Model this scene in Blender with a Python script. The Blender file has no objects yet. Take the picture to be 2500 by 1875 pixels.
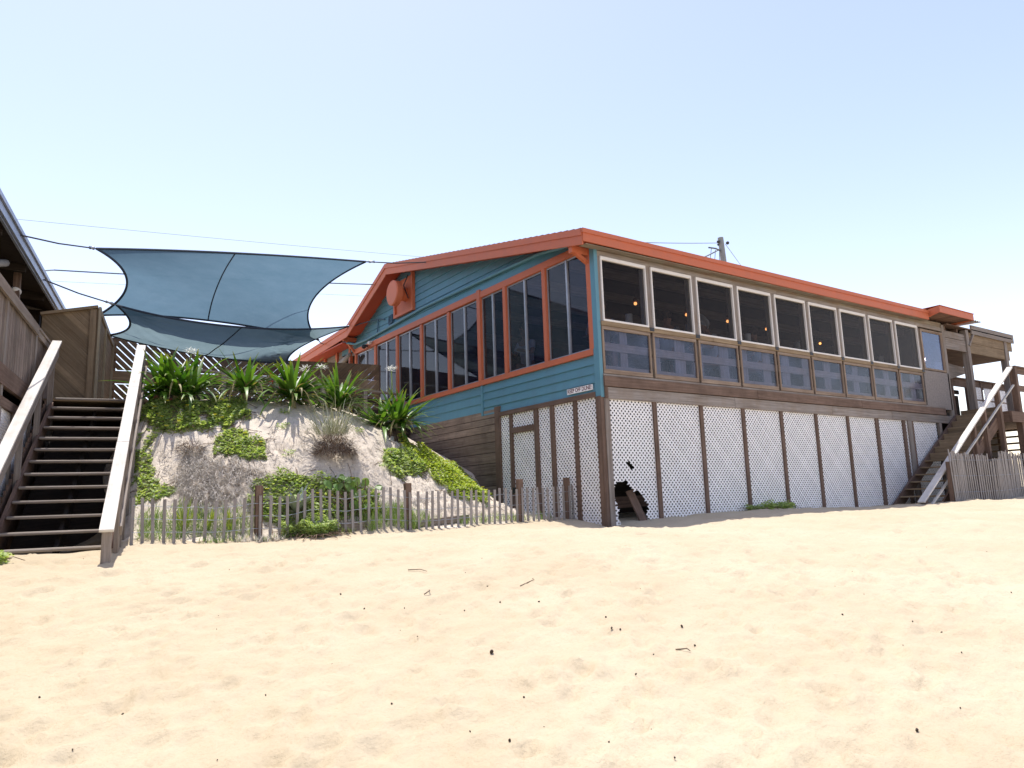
import bpy, bmesh, math, random
import numpy as np
from mathutils import Vector, Matrix, noise
rnd=random.Random(7)
S=bpy.context.scene
# ------------------------------------------------------------------ camera
cd=bpy.data.cameras.new('camera'); cam=bpy.data.objects.new('camera',cd); S.collection.objects.link(cam); S.camera=cam
cd.sensor_width=36; cd.lens=1789.92/2500*36; cd.clip_end=3000; cd.clip_start=.05
RGT=Vector((.81834,-.57378,-.03306)); UPV=Vector((-.06588,-.15078,.98637)); FWD=Vector((.57094,.80501,.16119))
m=Matrix((RGT,UPV,-FWD)).transposed().to_4x4(); m.translation=Vector((-8.237,-9.035,.392)); cam.matrix_world=m
# ------------------------------------------------------------------ sky, sun, exposure
SUN_EL,SUN_AZ=math.radians(75),math.radians(4)
w=bpy.data.worlds.new('World'); S.world=w; w.use_nodes=True
nt=w.node_tree; bg=nt.nodes['Background']; sky=nt.nodes.new('ShaderNodeTexSky')
sky.sky_type='NISHITA'; sky.sun_disc=False; sky.sun_elevation=SUN_EL; sky.sun_rotation=SUN_AZ
sky.air_density=1.0; sky.dust_density=.65; sky.ozone_density=1.3; sky.altitude=0
tn=nt.nodes.new('ShaderNodeMix');tn.data_type='RGBA';tn.blend_type='MULTIPLY';tn.inputs[0].default_value=1;tn.inputs[7].default_value=(1.22,.985,.90,1)
nt.links.new(sky.outputs[0],tn.inputs[6]);nt.links.new(tn.outputs[2],bg.inputs[0]); bg.inputs[1].default_value=.127
sl=bpy.data.lights.new('sun','SUN'); so=bpy.data.objects.new('sun',sl); S.collection.objects.link(so)
sl.energy=2.5; sl.angle=math.radians(.53); sl.color=(1,.95,.87)
sd=Vector((math.sin(SUN_AZ)*math.cos(SUN_EL),math.cos(SUN_AZ)*math.cos(SUN_EL),math.sin(SUN_EL)))
so.rotation_euler=sd.to_track_quat('Z','Y').to_euler()
S.view_settings.view_transform='Standard'; S.view_settings.look='None'; S.view_settings.gamma=1; S.view_settings.exposure=1.28
S.render.engine='CYCLES'; S.cycles.max_bounces=8; S.cycles.transparent_max_bounces=16
# ------------------------------------------------------------------ helpers
def link(o,parent=None):
    S.collection.objects.link(o)
    if parent: o.parent=parent
    return o
def tag(o,label=None,cat=None,group=None,kind=None):
    for k,v in (('label',label),('category',cat),('group',group),('kind',kind)):
        if v: o[k]=v
    return o
def thing(name,label,cat,loc=(0,0,0),group=None):
    o=bpy.data.objects.new(name,None); o.location=loc; link(o); return tag(o,label,cat,group)
class MB:
    def __init__(s,org=None): s.v=[];s.f=[];s.uv=[]
    def face(s,pts,uv=None):
        n=len(s.v); s.v+=[tuple(p) for p in pts]; s.f.append(tuple(range(n,n+len(pts))))
        s.uv+=uv if uv else [(0,0)]*len(pts)
        return s
    def beam(s,a,b,wd,ht,up=(0,0,1)):
        a=Vector(a);b=Vector(b);d=(b-a);L=d.length;d.normalize();up=Vector(up)
        if abs(d.dot(up))>.999: up=Vector((0,1,0))
        sx=d.cross(up).normalized();uz=sx.cross(d).normalized()
        o=rnd.random()*50;q=rnd.random()*50
        hw,hh=wd/2,ht/2; n=len(s.v)
        for P in (a,b):
            for i,j in ((-1,-1),(1,-1),(1,1),(-1,1)): s.v.append(tuple(P+sx*i*hw+uz*j*hh))
        for k,(i,j) in enumerate(((0,1),(1,2),(2,3),(3,0))):
            s.f.append((n+i,n+j,n+4+j,n+4+i)); t=wd if k%2==0 else ht
            s.uv+=[(o,q+k),(o,q+k+t),(o+L,q+k+t),(o+L,q+k)]
        s.f.append((n+3,n+2,n+1,n));s.uv+=[(o,q),(o+ht,q),(o+ht,q+wd),(o,q+wd)]
        s.f.append((n+4,n+5,n+6,n+7));s.uv+=[(o,q),(o+ht,q),(o+ht,q+wd),(o,q+wd)]
        return s
    def box(s,x0,x1,y0,y1,z0,z1):
        dx,dy,dz=x1-x0,y1-y0,z1-z0; cx,cy,cz=(x0+x1)/2,(y0+y1)/2,(z0+z1)/2
        if dx>=dy and dx>=dz: s.beam((x0,cy,cz),(x1,cy,cz),dy,dz)
        elif dy>=dz: s.beam((cx,y0,cz),(cx,y1,cz),dx,dz)
        else: s.beam((cx,cy,z0),(cx,cy,z1),dx,dy,(0,1,0))
        return s
    def prism(s,pts,off):
        off=Vector(off);P=[Vector(p) for p in pts];n=len(s.v);k=len(P)
        s.v+=[tuple(p) for p in P]+[tuple(p+off) for p in P]
        c=P[0]; 
        def uvp(p): 
            d=p-c; return (max(abs(d.x),abs(d.y)) if abs(off.z)<.5*off.length else d.x, d.z if abs(off.z)<.5*off.length else d.y)
        s.f.append(tuple(range(n,n+k)));s.uv+=[uvp(p) for p in P]
        s.f.append(tuple(range(n+2*k-1,n+k-1,-1)));s.uv+=[uvp(p) for p in reversed(P)]
        for i in range(k):
            j=(i+1)%k;s.f.append((n+i,n+k+i,n+k+j,n+j));L=(P[i]-P[j]).length
            s.uv+=[(0,0),(0,off.length),(L,off.length),(L,0)]
        return s
    def tube(s,pts,r,n=8,r2=None,caps=True):
        P=[Vector(p) for p in pts];N=len(P);base=len(s.v);ref=None
        for i,p in enumerate(P):
            d=(P[min(i+1,N-1)]-P[max(i-1,0)]).normalized()
            if ref is None: ref=Vector((0,0,1)) if abs(d.z)<.9 else Vector((1,0,0))
            a=d.cross(ref).normalized();b=a.cross(d).normalized();ref=b
            rr=r if r2 is None else r+(r2-r)*i/(N-1)
            if isinstance(r,(list,tuple)): rr=r[i]
            for k in range(n):
                t=2*math.pi*k/n;s.v.append(tuple(p+a*math.cos(t)*rr+b*math.sin(t)*rr))
        for i in range(N-1):
            for k in range(n):
                l=(k+1)%n;s.f.append((base+i*n+k,base+i*n+l,base+(i+1)*n+l,base+(i+1)*n+k));s.uv+=[(i*.2,k/n),(i*.2,(k+1)/n),(i*.2+.2,(k+1)/n),(i*.2+.2,k/n)]
        if caps:
            s.f.append(tuple(base+k for k in reversed(range(n))));s.uv+=[(0,0)]*n
            s.f.append(tuple(base+(N-1)*n+k for k in range(n)));s.uv+=[(0,0)]*n
        return s
    def sphere(s,c,r,nu=12,nv=8,sc=(1,1,1)):
        b=len(s.v)
        for i in range(nv+1):
            t=math.pi*i/nv
            for k in range(nu):
                p=2*math.pi*k/nu;s.v.append((c[0]+r*sc[0]*math.sin(t)*math.cos(p),c[1]+r*sc[1]*math.sin(t)*math.sin(p),c[2]+r*sc[2]*math.cos(t)))
        for i in range(nv):
            for k in range(nu):
                l=(k+1)%nu;s.f.append((b+i*nu+k,b+i*nu+nu+k,b+i*nu+nu+l,b+i*nu+l));s.uv+=[(0,0)]*4
        return s
    def build(s,name,mat,parent=None,smooth=False,bevel=0,local=None):
        me=bpy.data.meshes.new(name)
        off=Vector(local) if local else None
        vs=[tuple(Vector(v)-off) for v in s.v] if off else s.v
        me.from_pydata(vs,[],s.f); uv=me.uv_layers.new(name='UVMap')
        if len(s.uv)==len(me.loops): uv.data.foreach_set('uv',[c for p in s.uv for c in p])
        me.materials.append(mat); me.update()
        if smooth: me.polygons.foreach_set('use_smooth',[True]*len(me.polygons))
        o=bpy.data.objects.new(name,me); link(o,parent)
        if parent and not local:
            # vertices are given in world coordinates: cancel the parent's place
            o.matrix_parent_inverse=parent_inv(parent)
        if bevel:
            b=o.modifiers.new('bevel','BEVEL');b.width=bevel;b.segments=1;b.limit_method='ANGLE'
        return o
def parent_inv(p):
    if p.type!='EMPTY': return Matrix.Identity(4)
    M=Matrix.Identity(4)
    while p: M=Matrix.Translation(p.location)@p.rotation_euler.to_matrix().to_4x4()@M if p.type=='EMPTY' else M; p=p.parent
    return M.inverted()
# ------------------------------------------------------------------ materials
def newmat(name):
    mt=bpy.data.materials.new(name);mt.use_nodes=True;t=mt.node_tree;return mt,t,t.nodes['Principled BSDF']
def N(t,ty,**k):
    n=t.nodes.new(ty)
    for a,b in k.items(): setattr(n,a,b)
    return n
def ramp(t,fac,stops):
    r=N(t,'ShaderNodeValToRGB');e=r.color_ramp.elements
    while len(e)<len(stops): e.new(.5)
    for x,(p,c) in zip(e,stops): x.position=p;x.color=(*c,1) if len(c)==3 else c
    t.links.new(fac,r.inputs[0]);return r.outputs[0]
def mix(t,a,b,fac,mode='MIX'):
    n=N(t,'ShaderNodeMix',data_type='RGBA',blend_type=mode)
    for i,v in ((0,fac),(6,a),(7,b)):
        if hasattr(v,'is_output'): t.links.new(v,n.inputs[i])
        elif isinstance(v,(int,float)): n.inputs[i].default_value=v
        else: n.inputs[i].default_value=(*v,1)
    return n.outputs[2]
def noise_(t,scale,detail=4,vec=None,rough=.6,dist=0):
    n=N(t,'ShaderNodeTexNoise');n.inputs['Scale'].default_value=scale;n.inputs['Detail'].default_value=detail;n.inputs['Roughness'].default_value=rough;n.inputs['Distortion'].default_value=dist
    if vec: t.links.new(vec,n.inputs['Vector'])
    return n.outputs[0]
def wood(name,dark,light,rough=.85,grain=1.0,island=.35,paint=None,peel=.0,tint=(.2,.13,.08)):
    mt,t,p=newmat(name); uv=N(t,'ShaderNodeUVMap'); geo=N(t,'ShaderNodeNewGeometry'); tc=N(t,'ShaderNodeTexCoord')
    mp=N(t,'ShaderNodeMapping');mp.inputs['Scale'].default_value=(1.1,26,1);t.links.new(uv.outputs[0],mp.inputs[0])
    g=noise_(t,1.0,6,mp.outputs[0],.65,.6)
    c=ramp(t,g,[(.28,dark),(.72,light)])
    isl=ramp(t,geo.outputs['Random Per Island'],[(0,(1-island,)*3),(1,(1+island*.35,)*3)])
    c=mix(t,c,isl,1.0,'MULTIPLY')
    st=noise_(t,2.3,5,tc.outputs['Object'],.7)
    sf=ramp(t,st,[(.45,(0,0,0)),(.75,(1,1,1))])
    mm=N(t,'ShaderNodeMath',operation='MULTIPLY');mm.inputs[1].default_value=.55;t.links.new(sf,mm.inputs[0])
    c=mix(t,c,tint,mm.outputs[0])
    if paint:
        pn=noise_(t,9,5,mp.outputs[0],.7)
        pf=ramp(t,pn,[(.30+peel,(0,0,0)),(.36+peel,(1,1,1))])
        pv=mix(t,paint,tuple(x*.72 for x in paint),ramp(t,noise_(t,1.7,5,tc.outputs['Object']),[(.35,(0,0,0)),(.8,(1,1,1))]))
        c=mix(t,c,pv,pf)
    t.links.new(c,p.inputs['Base Color']);p.inputs['Roughness'].default_value=rough;p.inputs['Specular IOR Level'].default_value=.25
    b=N(t,'ShaderNodeBump');b.inputs['Strength'].default_value=.35*grain;b.inputs['Distance'].default_value=.006;t.links.new(g,b.inputs['Height']);t.links.new(b.outputs[0],p.inputs['Normal'])
    return mt
def plain(name,col,rough=.6,metal=0,var=.12,scale=6,bump=0,spec=.4):
    mt,t,p=newmat(name);tc=N(t,'ShaderNodeTexCoord')
    n=noise_(t,scale,5,tc.outputs['Object'])
    c=ramp(t,n,[(.3,tuple(x*(1-var) for x in col)),(.7,tuple(min(1,x*(1+var)) for x in col))])
    t.links.new(c,p.inputs['Base Color']);p.inputs['Roughness'].default_value=rough;p.inputs['Metallic'].default_value=metal;p.inputs['Specular IOR Level'].default_value=spec
    if bump:
        b=N(t,'ShaderNodeBump');b.inputs['Strength'].default_value=bump;b.inputs['Distance'].default_value=.01;t.links.new(n,b.inputs['Height']);t.links.new(b.outputs[0],p.inputs['Normal'])
    return mt
def paintmat(name,col,dirt=.35):
    mt,t,p=newmat(name);tc=N(t,'ShaderNodeTexCoord');geo=N(t,'ShaderNodeNewGeometry')
    mp=N(t,'ShaderNodeMapping');mp.inputs['Scale'].default_value=(1,1,.35);t.links.new(tc.outputs['Object'],mp.inputs[0])
    n1=noise_(t,3.5,6,mp.outputs[0],.7);n2=noise_(t,22,4,tc.outputs['Object'],.6)
    f1=ramp(t,n1,[(.4,(0,0,0)),(.85,(dirt,)*3)])
    c=mix(t,col,tuple(x*.45+.06 for x in col),f1)
    c=mix(t,c,ramp(t,geo.outputs['Random Per Island'],[(0,(.88,)*3),(1,(1.06,)*3)]),1.0,'MULTIPLY')
    c=mix(t,c,(.5,.5,.48),ramp(t,n2,[(.72,(0,0,0)),(.8,(.35,.35,.35))]))
    t.links.new(c,p.inputs['Base Color']);p.inputs['Roughness'].default_value=.55;p.inputs['Specular IOR Level'].default_value=.35
    b=N(t,'ShaderNodeBump');b.inputs['Strength'].default_value=.2;b.inputs['Distance'].default_value=.004;t.links.new(n2,b.inputs['Height']);t.links.new(b.outputs[0],p.inputs['Normal'])
    return mt
def sheet(name,trans,gloss,diff,dcol,rough=.08,tcol=(1,1,1),var=0):
    mt=bpy.data.materials.new(name);mt.use_nodes=True;t=mt.node_tree;t.nodes.clear()
    out=N(t,'ShaderNodeOutputMaterial');tr=N(t,'ShaderNodeBsdfTransparent');tr.inputs[0].default_value=(*tcol,1)
    gl=N(t,'ShaderNodeBsdfGlossy');gl.inputs['Roughness'].default_value=rough
    df=N(t,'ShaderNodeBsdfDiffuse');df.inputs[0].default_value=(*dcol,1)
    tc=N(t,'ShaderNodeTexCoord')
    m1=N(t,'ShaderNodeMixShader');m1.inputs[0].default_value=diff/(diff+trans);t.links.new(tr.outputs[0],m1.inputs[1]);t.links.new(df.outputs[0],m1.inputs[2])
    if var:
        n=noise_(t,2.2,5,tc.outputs['Object'],.65);r=ramp(t,n,[(.35,(max(0,diff/(diff+trans)-var),)*3),(.7,(diff/(diff+trans)+var,)*3)]);t.links.new(r,m1.inputs[0])
    fr=N(t,'ShaderNodeFresnel');fr.inputs[0].default_value=1.45
    ad=N(t,'ShaderNodeMath',operation='MULTIPLY_ADD');ad.inputs[1].default_value=1.0;ad.inputs[2].default_value=gloss;t.links.new(fr.outputs[0],ad.inputs[0])
    m2=N(t,'ShaderNodeMixShader');t.links.new(ad.outputs[0],m2.inputs[0]);t.links.new(m1.outputs[0],m2.inputs[1]);t.links.new(gl.outputs[0],m2.inputs[2])
    t.links.new(m2.outputs[0],out.inputs[0]);return mt
def leafmat(name,c1,c2,trans=.35,rough=.45,tip=None,tt=(1.4,1.45,.6)):
    mt=bpy.data.materials.new(name);mt.use_nodes=True;t=mt.node_tree;p=t.nodes['Principled BSDF'];out=t.nodes['Material Output']
    geo=N(t,'ShaderNodeNewGeometry');c=ramp(t,geo.outputs['Random Per Island'],[(0,c1),(1,c2)])
    if tip:
        uv=N(t,'ShaderNodeUVMap');sx=N(t,'ShaderNodeSeparateXYZ');t.links.new(uv.outputs[0],sx.inputs[0])
        c=mix(t,c,tip,ramp(t,sx.outputs[0],[(.8,(0,0,0)),(1,(.8,.8,.8))]))
    t.links.new(c,p.inputs['Base Color']);p.inputs['Roughness'].default_value=rough;p.inputs['Specular IOR Level'].default_value=.4
    tl=N(t,'ShaderNodeBsdfTranslucent');cc=mix(t,c,tt,1.0,'MULTIPLY');t.links.new(cc,tl.inputs[0])
    mx=N(t,'ShaderNodeMixShader');mx.inputs[0].default_value=trans;t.links.new(p.outputs[0],mx.inputs[1]);t.links.new(tl.outputs[0],mx.inputs[2]);t.links.new(mx.outputs[0],out.inputs[0]);return mt
def sandmat(name,c1,c2,c3,litter=0):
    mt,t,p=newmat(name);tc=N(t,'ShaderNodeTexCoord');o=tc.outputs['Object']
    a=noise_(t,.8,5,o,.6);b=noise_(t,140,3,o,.7);c=noise_(t,9,5,o,.65);d=noise_(t,5.5,4,o,.55)
    col=mix(t,c1,c2,ramp(t,a,[(.35,(0,0,0)),(.7,(1,1,1))]))
    col=mix(t,col,c3,ramp(t,b,[(.62,(0,0,0)),(.72,(.5,.5,.5))]))
    if not litter: e=noise_(t,38,4,o,.7);col=mix(t,col,c3,ramp(t,e,[(.52,(0,0,0)),(.75,(.4,.4,.4))]))
    if litter:
        v=noise_(t,17,6,o,.75,1.5);col=mix(t,col,(.16,.13,.10),ramp(t,v,[(.56,(0,0,0)),(.66,(litter,)*3)]))
    t.links.new(col,p.inputs['Base Color']);p.inputs['Roughness'].default_value=.95;p.inputs['Specular IOR Level'].default_value=.1
    b1=N(t,'ShaderNodeBump');b1.inputs['Strength'].default_value=.35;b1.inputs['Distance'].default_value=.03;t.links.new(d,b1.inputs['Height'])
    b2=N(t,'ShaderNodeBump');b2.inputs['Strength'].default_value=.65;b2.inputs['Distance'].default_value=.03;t.links.new(c,b2.inputs['Height']);t.links.new(b1.outputs[0],b2.inputs['Normal'])
    b3=N(t,'ShaderNodeBump');b3.inputs['Strength'].default_value=.7;b3.inputs['Distance'].default_value=.006;t.links.new(b,b3.inputs['Height']);t.links.new(b2.outputs[0],b3.inputs['Normal'])
    t.links.new(b3.outputs[0],p.inputs['Normal']);return mt
def emit(name,col,st):
    mt,t,p=newmat(name);p.inputs['Emission Color'].default_value=(*col,1);p.inputs['Emission Strength'].default_value=st;p.inputs['Base Color'].default_value=(*col,1);return mt
W_GREY=wood('weathered grey wood',(.15,.125,.11),(.37,.325,.29))
W_BROWN=wood('brown stained wood',(.10,.062,.045),(.235,.158,.12),tint=(.06,.04,.03))
W_TAN=wood('tan deck wood',(.17,.12,.07),(.34,.25,.16),tint=(.14,.09,.05))
W_PALE=wood('sun bleached wood',(.50,.47,.43),(.70,.67,.62),tint=(.33,.30,.27))
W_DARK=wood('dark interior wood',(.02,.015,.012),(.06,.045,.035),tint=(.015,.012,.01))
W_FENCE=wood('grey picket wood',(.20,.18,.17),(.44,.405,.385),tint=(.2,.17,.15))
W_PEEL=wood('peeling header wood',(.16,.13,.10),(.34,.30,.23),tint=(.22,.08,.05))
W_FRAME=wood('panel frame wood',(.15,.10,.07),(.36,.28,.215),tint=(.15,.10,.07))
TEAL=paintmat('teal paint',(.105,.26,.335),.5)
ORANGE=paintmat('orange paint',(.53,.14,.062),.35)
DEEPRED=paintmat('red soffit paint',(.46,.075,.035),.2)
WHITE=paintmat('white vinyl',(.90,.88,.88),.06)
OFFWHITE=paintmat('aged white frame',(.72,.68,.64),.25)
ALU=plain('aluminium frame',(.36,.37,.39),.4,.5)
GLASS=sheet('window glass',.75,.0,.14,(.05,.05,.10),.03,(.5,.5,.66),.10)
SCREEN=sheet('dark insect screen',.5,-.03,.5,(.014,.011,.013),.6,(.8,.8,.8))
SCREEN2=sheet('half screen glass',.6,.0,.3,(.07,.07,.075),.05,(.5,.5,.5),.12)
VINYL=sheet('clear vinyl sheet',.8,.01,.18,(.14,.18,.30),.12,(.66,.70,.92),.14)
BLUEGLASS=sheet('blue tinted pane',.45,.06,.4,(.08,.14,.36),.06,(.35,.45,.9),.08)
METAL=plain('galvanised metal',(.33,.36,.42),.45,.6)
DARKMETAL=plain('dark metal',(.04,.04,.045),.5,.3)
ROPE=plain('dark rope',(.035,.035,.045),.8)
SHINGLE=plain('brown roof shingle',(.20,.11,.08),.9,0,.3,14,.6)
CREAM=plain('cream board',(.62,.55,.42),.7)
# ------------------------------------------------------------------ ground
FENCE=[(-6.74, 1.52, 0.06), (-6.18, 1.46, 0.05), (-5.51, 1.39, 0.04), (-4.83, 1.32, 0.04), (-3.95, 1.23, 0.06), (-2.9, 1.13, 0.05), (-1.82, 1.02, 0.09), (-1.02, 0.94, 0.09), (0.0, 0.83, 0.11)]
CREST=[(-6.29, 4.39, 2.11), (-5.86, 4.19, 2.21), (-5.25, 4.01, 2.21), (-4.74, 3.89, 2.22), (-4.0, 3.52, 2.1), (-3.19, 3.46, 1.99), (-2.25, 3.58, 1.8), (-1.63, 3.8, 1.6), (-6.32, 3.44, 1.39), (-5.68, 3.07, 1.3), (-5.04, 2.68, 1.28), (-4.35, 2.44, 1.27), (-3.54, 2.25, 1.2), (-2.58, 2.58, 1.16), (-1.57, 2.63, 1.02), (-6.51, 2.5, 0.56), (-5.76, 2.05, 0.48), (-5.15, 1.8, 0.48), (-4.42, 1.66, 0.46), (-3.43, 1.69, 0.53), (-2.21, 1.94, 0.54)]
def make_terrain():
    F2=np.array([.5784,.8157]); R2=np.array([.8157,-.5784]); C2=np.array([-8.237,-9.035])
    pts=[]
    # open beach rising from the camera
    for s,z in ((-6,-1.55),(0,-1.28),(3,-1.0),(5,-.72),(7,-.4)):
        for t in (-7,0,7):
            p=C2+F2*s+R2*t; pts.append((p[0],p[1],z))
    pts+=[(-7.16,.24,-.11),(-8.6,.6,-.08),(-7.1,1.3,.0),(-8.3,1.6,.0),(-10.5,2,.05),(-5,-.6,-.1),(-1.18,-1.5,.01),(-.5,-1.5,-.03),(.53,-1.5,.0),(2.1,-1.5,.045),(3.6,-1.5,.07),(4.9,-1.5,.065),(6.3,-1.5,.06),(-2.1,-2.6,-.08),(.75,-2.8,-.04),(2.5,-2.8,.0),(5,-2.8,.02),(7,-2.5,.05),(1,-4.2,-.2),(5,-4.4,-.12),(9,-4.4,-.05),(13,-3.2,.0),(17,-3,.0),(9,-8,-.6),(14,-8,-.6),
      (-.05,-.05,-.03),(1.16,0,.07),(2.4,0,.11),(3.6,0,.12),(4.9,0,.115),(6.1,0,.09),(7.3,0,.07),(8.5,0,.065),(9.4,0,.05),(12.1,0,.12),(8.54,-1.5,.124),(12.1,-1.5,.15),(15,-1.5,.15),
      (0,.83,.1),(0,2.06,.15),(0,3.21,.32),(0,3.57,.53),(0,4.0,.97),(0,4.5,1.2),(0,5.38,1.49),(0,6.14,1.69),(0,6.97,1.87),(0,9,2.1),
      (3,3,.1),(6,3,.1),(10,3,.1),(2,6,.6),(8,6,.4),(2,9,1.6),(10,9,1.2)]
    pts+=FENCE
    pts+=[(a,b+.14,c+.02) for a,b,c in FENCE[:-1]]+[(a,b-.45,c-.05) for a,b,c in FENCE[:-1]]
    pts+=CREST
    pts+=[(-9,8,2.2),(-5,8,2.2),(-2,9,2.25),(-6,14,2.3),(0,14,2.2),(8,14,2.0),(-8.6,4.5,.1),(-7.5,4.3,.15),(-7.3,3.0,.0),(-7.9,3,.0),(-7.0,5.0,.5),(-10.5,6,1.2)]
    P=np.array(pts,float); n=len(P)
    def U(r2): return np.where(r2>1e-12, r2*np.log(np.maximum(r2,1e-12)), 0)
    d2=((P[:,None,:2]-P[None,:,:2])**2).sum(-1)
    A=np.zeros((n+3,n+3)); A[:n,:n]=U(d2)+np.eye(n)*.02; A[:n,n]=1; A[:n,n+1:]=P[:,:2]; A[n:,:n]=A[:n,n:].T
    b=np.zeros(n+3); b[:n]=P[:,2]
    w=np.linalg.solve(A,b)
    def h(x,y):
        x=np.clip(np.asarray(x,float),-15,18); y=np.clip(np.asarray(y,float),-14,14)
        sh=x.shape; x=x.ravel(); y=y.ravel(); out=np.empty(len(x))
        for i in range(0,len(x),20000):
            xs,ys=x[i:i+20000],y[i:i+20000]
            r2=(xs[:,None]-P[None,:,0])**2+(ys[:,None]-P[None,:,1])**2
            out[i:i+20000]=U(r2)@w[:n]+w[n]+w[n+1]*xs+w[n+2]*ys
        return np.minimum(out,2.35).reshape(sh)
    return h
HT=make_terrain()
def hz(x,y): return float(HT(np.array([x]),np.array([y]))[0])
def axis(lo,hi,dlo,dhi,fine,mid,far):
    a=[dlo]
    while a[-1]<dhi: a.append(a[-1]+fine)
    s=mid
    b=[a[-1]]
    while b[-1]<hi: b.append(b[-1]+s)
    s=mid
    c=[dlo]
    while c[-1]>lo: c.append(c[-1]-s)
    f1=[];s=mid
    x=b[-1]
    while x<far: s*=1.5;x+=s;f1.append(x)
    f2=[];s=mid;x=c[-1]
    while x>-far: s*=1.5;x-=s;f2.append(x)
    return np.array(f2[::-1]+c[::-1][:-1]+a+b[1:]+f1)
gx=axis(-13,19,-9.5,-.5,.045,.1,500); gy=axis(-11,14,-7.6,2.2,.045,.1,500)
X,Y=np.meshgrid(gx,gy,indexing='ij'); Z=HT(X,Y)
r_=np.random.RandomState(3)
# trodden sand: many shallow foot marks with soft rims
def pit(cx,cy,r,asp,ang,dep):
    i0,i1=np.searchsorted(gx,[cx-2.4*r,cx+2.4*r]);j0,j1=np.searchsorted(gy,[cy-2.4*r,cy+2.4*r])
    if i1<=i0 or j1<=j0: return
    x=X[i0:i1,j0:j1]-cx;y=Y[i0:i1,j0:j1]-cy
    u=(x*math.cos(ang)+y*math.sin(ang))/r;v=(-x*math.sin(ang)+y*math.cos(ang))/(r*asp);q=u*u+v*v
    Z[i0:i1,j0:j1]+=-dep*np.exp(-q*1.8)+dep*.55*np.exp(-((np.sqrt(q)-1.25)**2)*7)
for k in range(5200):
    d=3+ r_.rand()**1.1*15; t=(r_.rand()-.5)*1.7*d
    cx=-8.237+.5784*d+.8157*t; cy=-9.035+.8157*d-.5784*t
    if cy>1.2 or (cx>-.3 and cy>-.15): continue
    pit(cx,cy,.06+.09*r_.rand(),.45+.4*r_.rand(),r_.rand()*3.14,.009+.019*r_.rand())
for k in range(900):
    cx=-6.8+6.6*r_.rand();cy=1.6+2.5*r_.rand();pit(cx,cy,.04+.1*r_.rand(),.8,r_.rand()*3,.015+.03*r_.rand())
nb=np.array([[noise.noise(Vector((float(a)*.9,float(b)*.9,0)))*.022+noise.noise(Vector((float(a)*3.1,float(b)*3.1,4)))*.020 for b in gy] for a in gx])
Z+=nb*np.clip(1-(np.hypot(X,Y)-16)/6,0,1)
# scoured strip: keep the sheet under the fence line exact is not needed
nx,ny=len(gx),len(gy)
V=np.stack([X.ravel(),Y.ravel(),Z.ravel()],1)
ii,jj=np.meshgrid(np.arange(nx-1),np.arange(ny-1),indexing='ij');ii=ii.ravel();jj=jj.ravel()
F=np.stack([ii*ny+jj,(ii+1)*ny+jj,(ii+1)*ny+jj+1,ii*ny+jj+1],1)
cxm=(gx[ii]+gx[ii+1])/2;cym=(gy[jj]+gy[jj+1])/2
wob=np.array([noise.noise(Vector((float(a)*1.5,float(b)*1.5,9)))*.25 for a,b in zip(cxm[::1],cym[::1])]) if True else 0
dune=(cym>1.55-(cxm+6.7)*.1+wob)&(cxm>-6.85)&(cxm<.5)&(cym<7)
def sheetobj(name,sel,mat):
    f=F[sel];used=np.unique(f);mp=np.zeros(len(V),int);mp[used]=np.arange(len(used))
    me=bpy.data.meshes.new(name);me.from_pydata(V[used].tolist(),[],mp[f].tolist());me.materials.append(mat)
    me.polygons.foreach_set('use_smooth',[True]*len(me.polygons));me.update()
    o=link(bpy.data.objects.new(name,me));o['kind']='structure';return o
SAND=sandmat('beach sand',(.52,.445,.325),(.465,.385,.27),(.33,.26,.175))
DUNE=sandmat('dune sand',(.65,.575,.48),(.54,.475,.40),(.32,.27,.21),.85)
sheetobj('beach_sand',~dune,SAND); sheetobj('dune',dune,DUNE)
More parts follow.
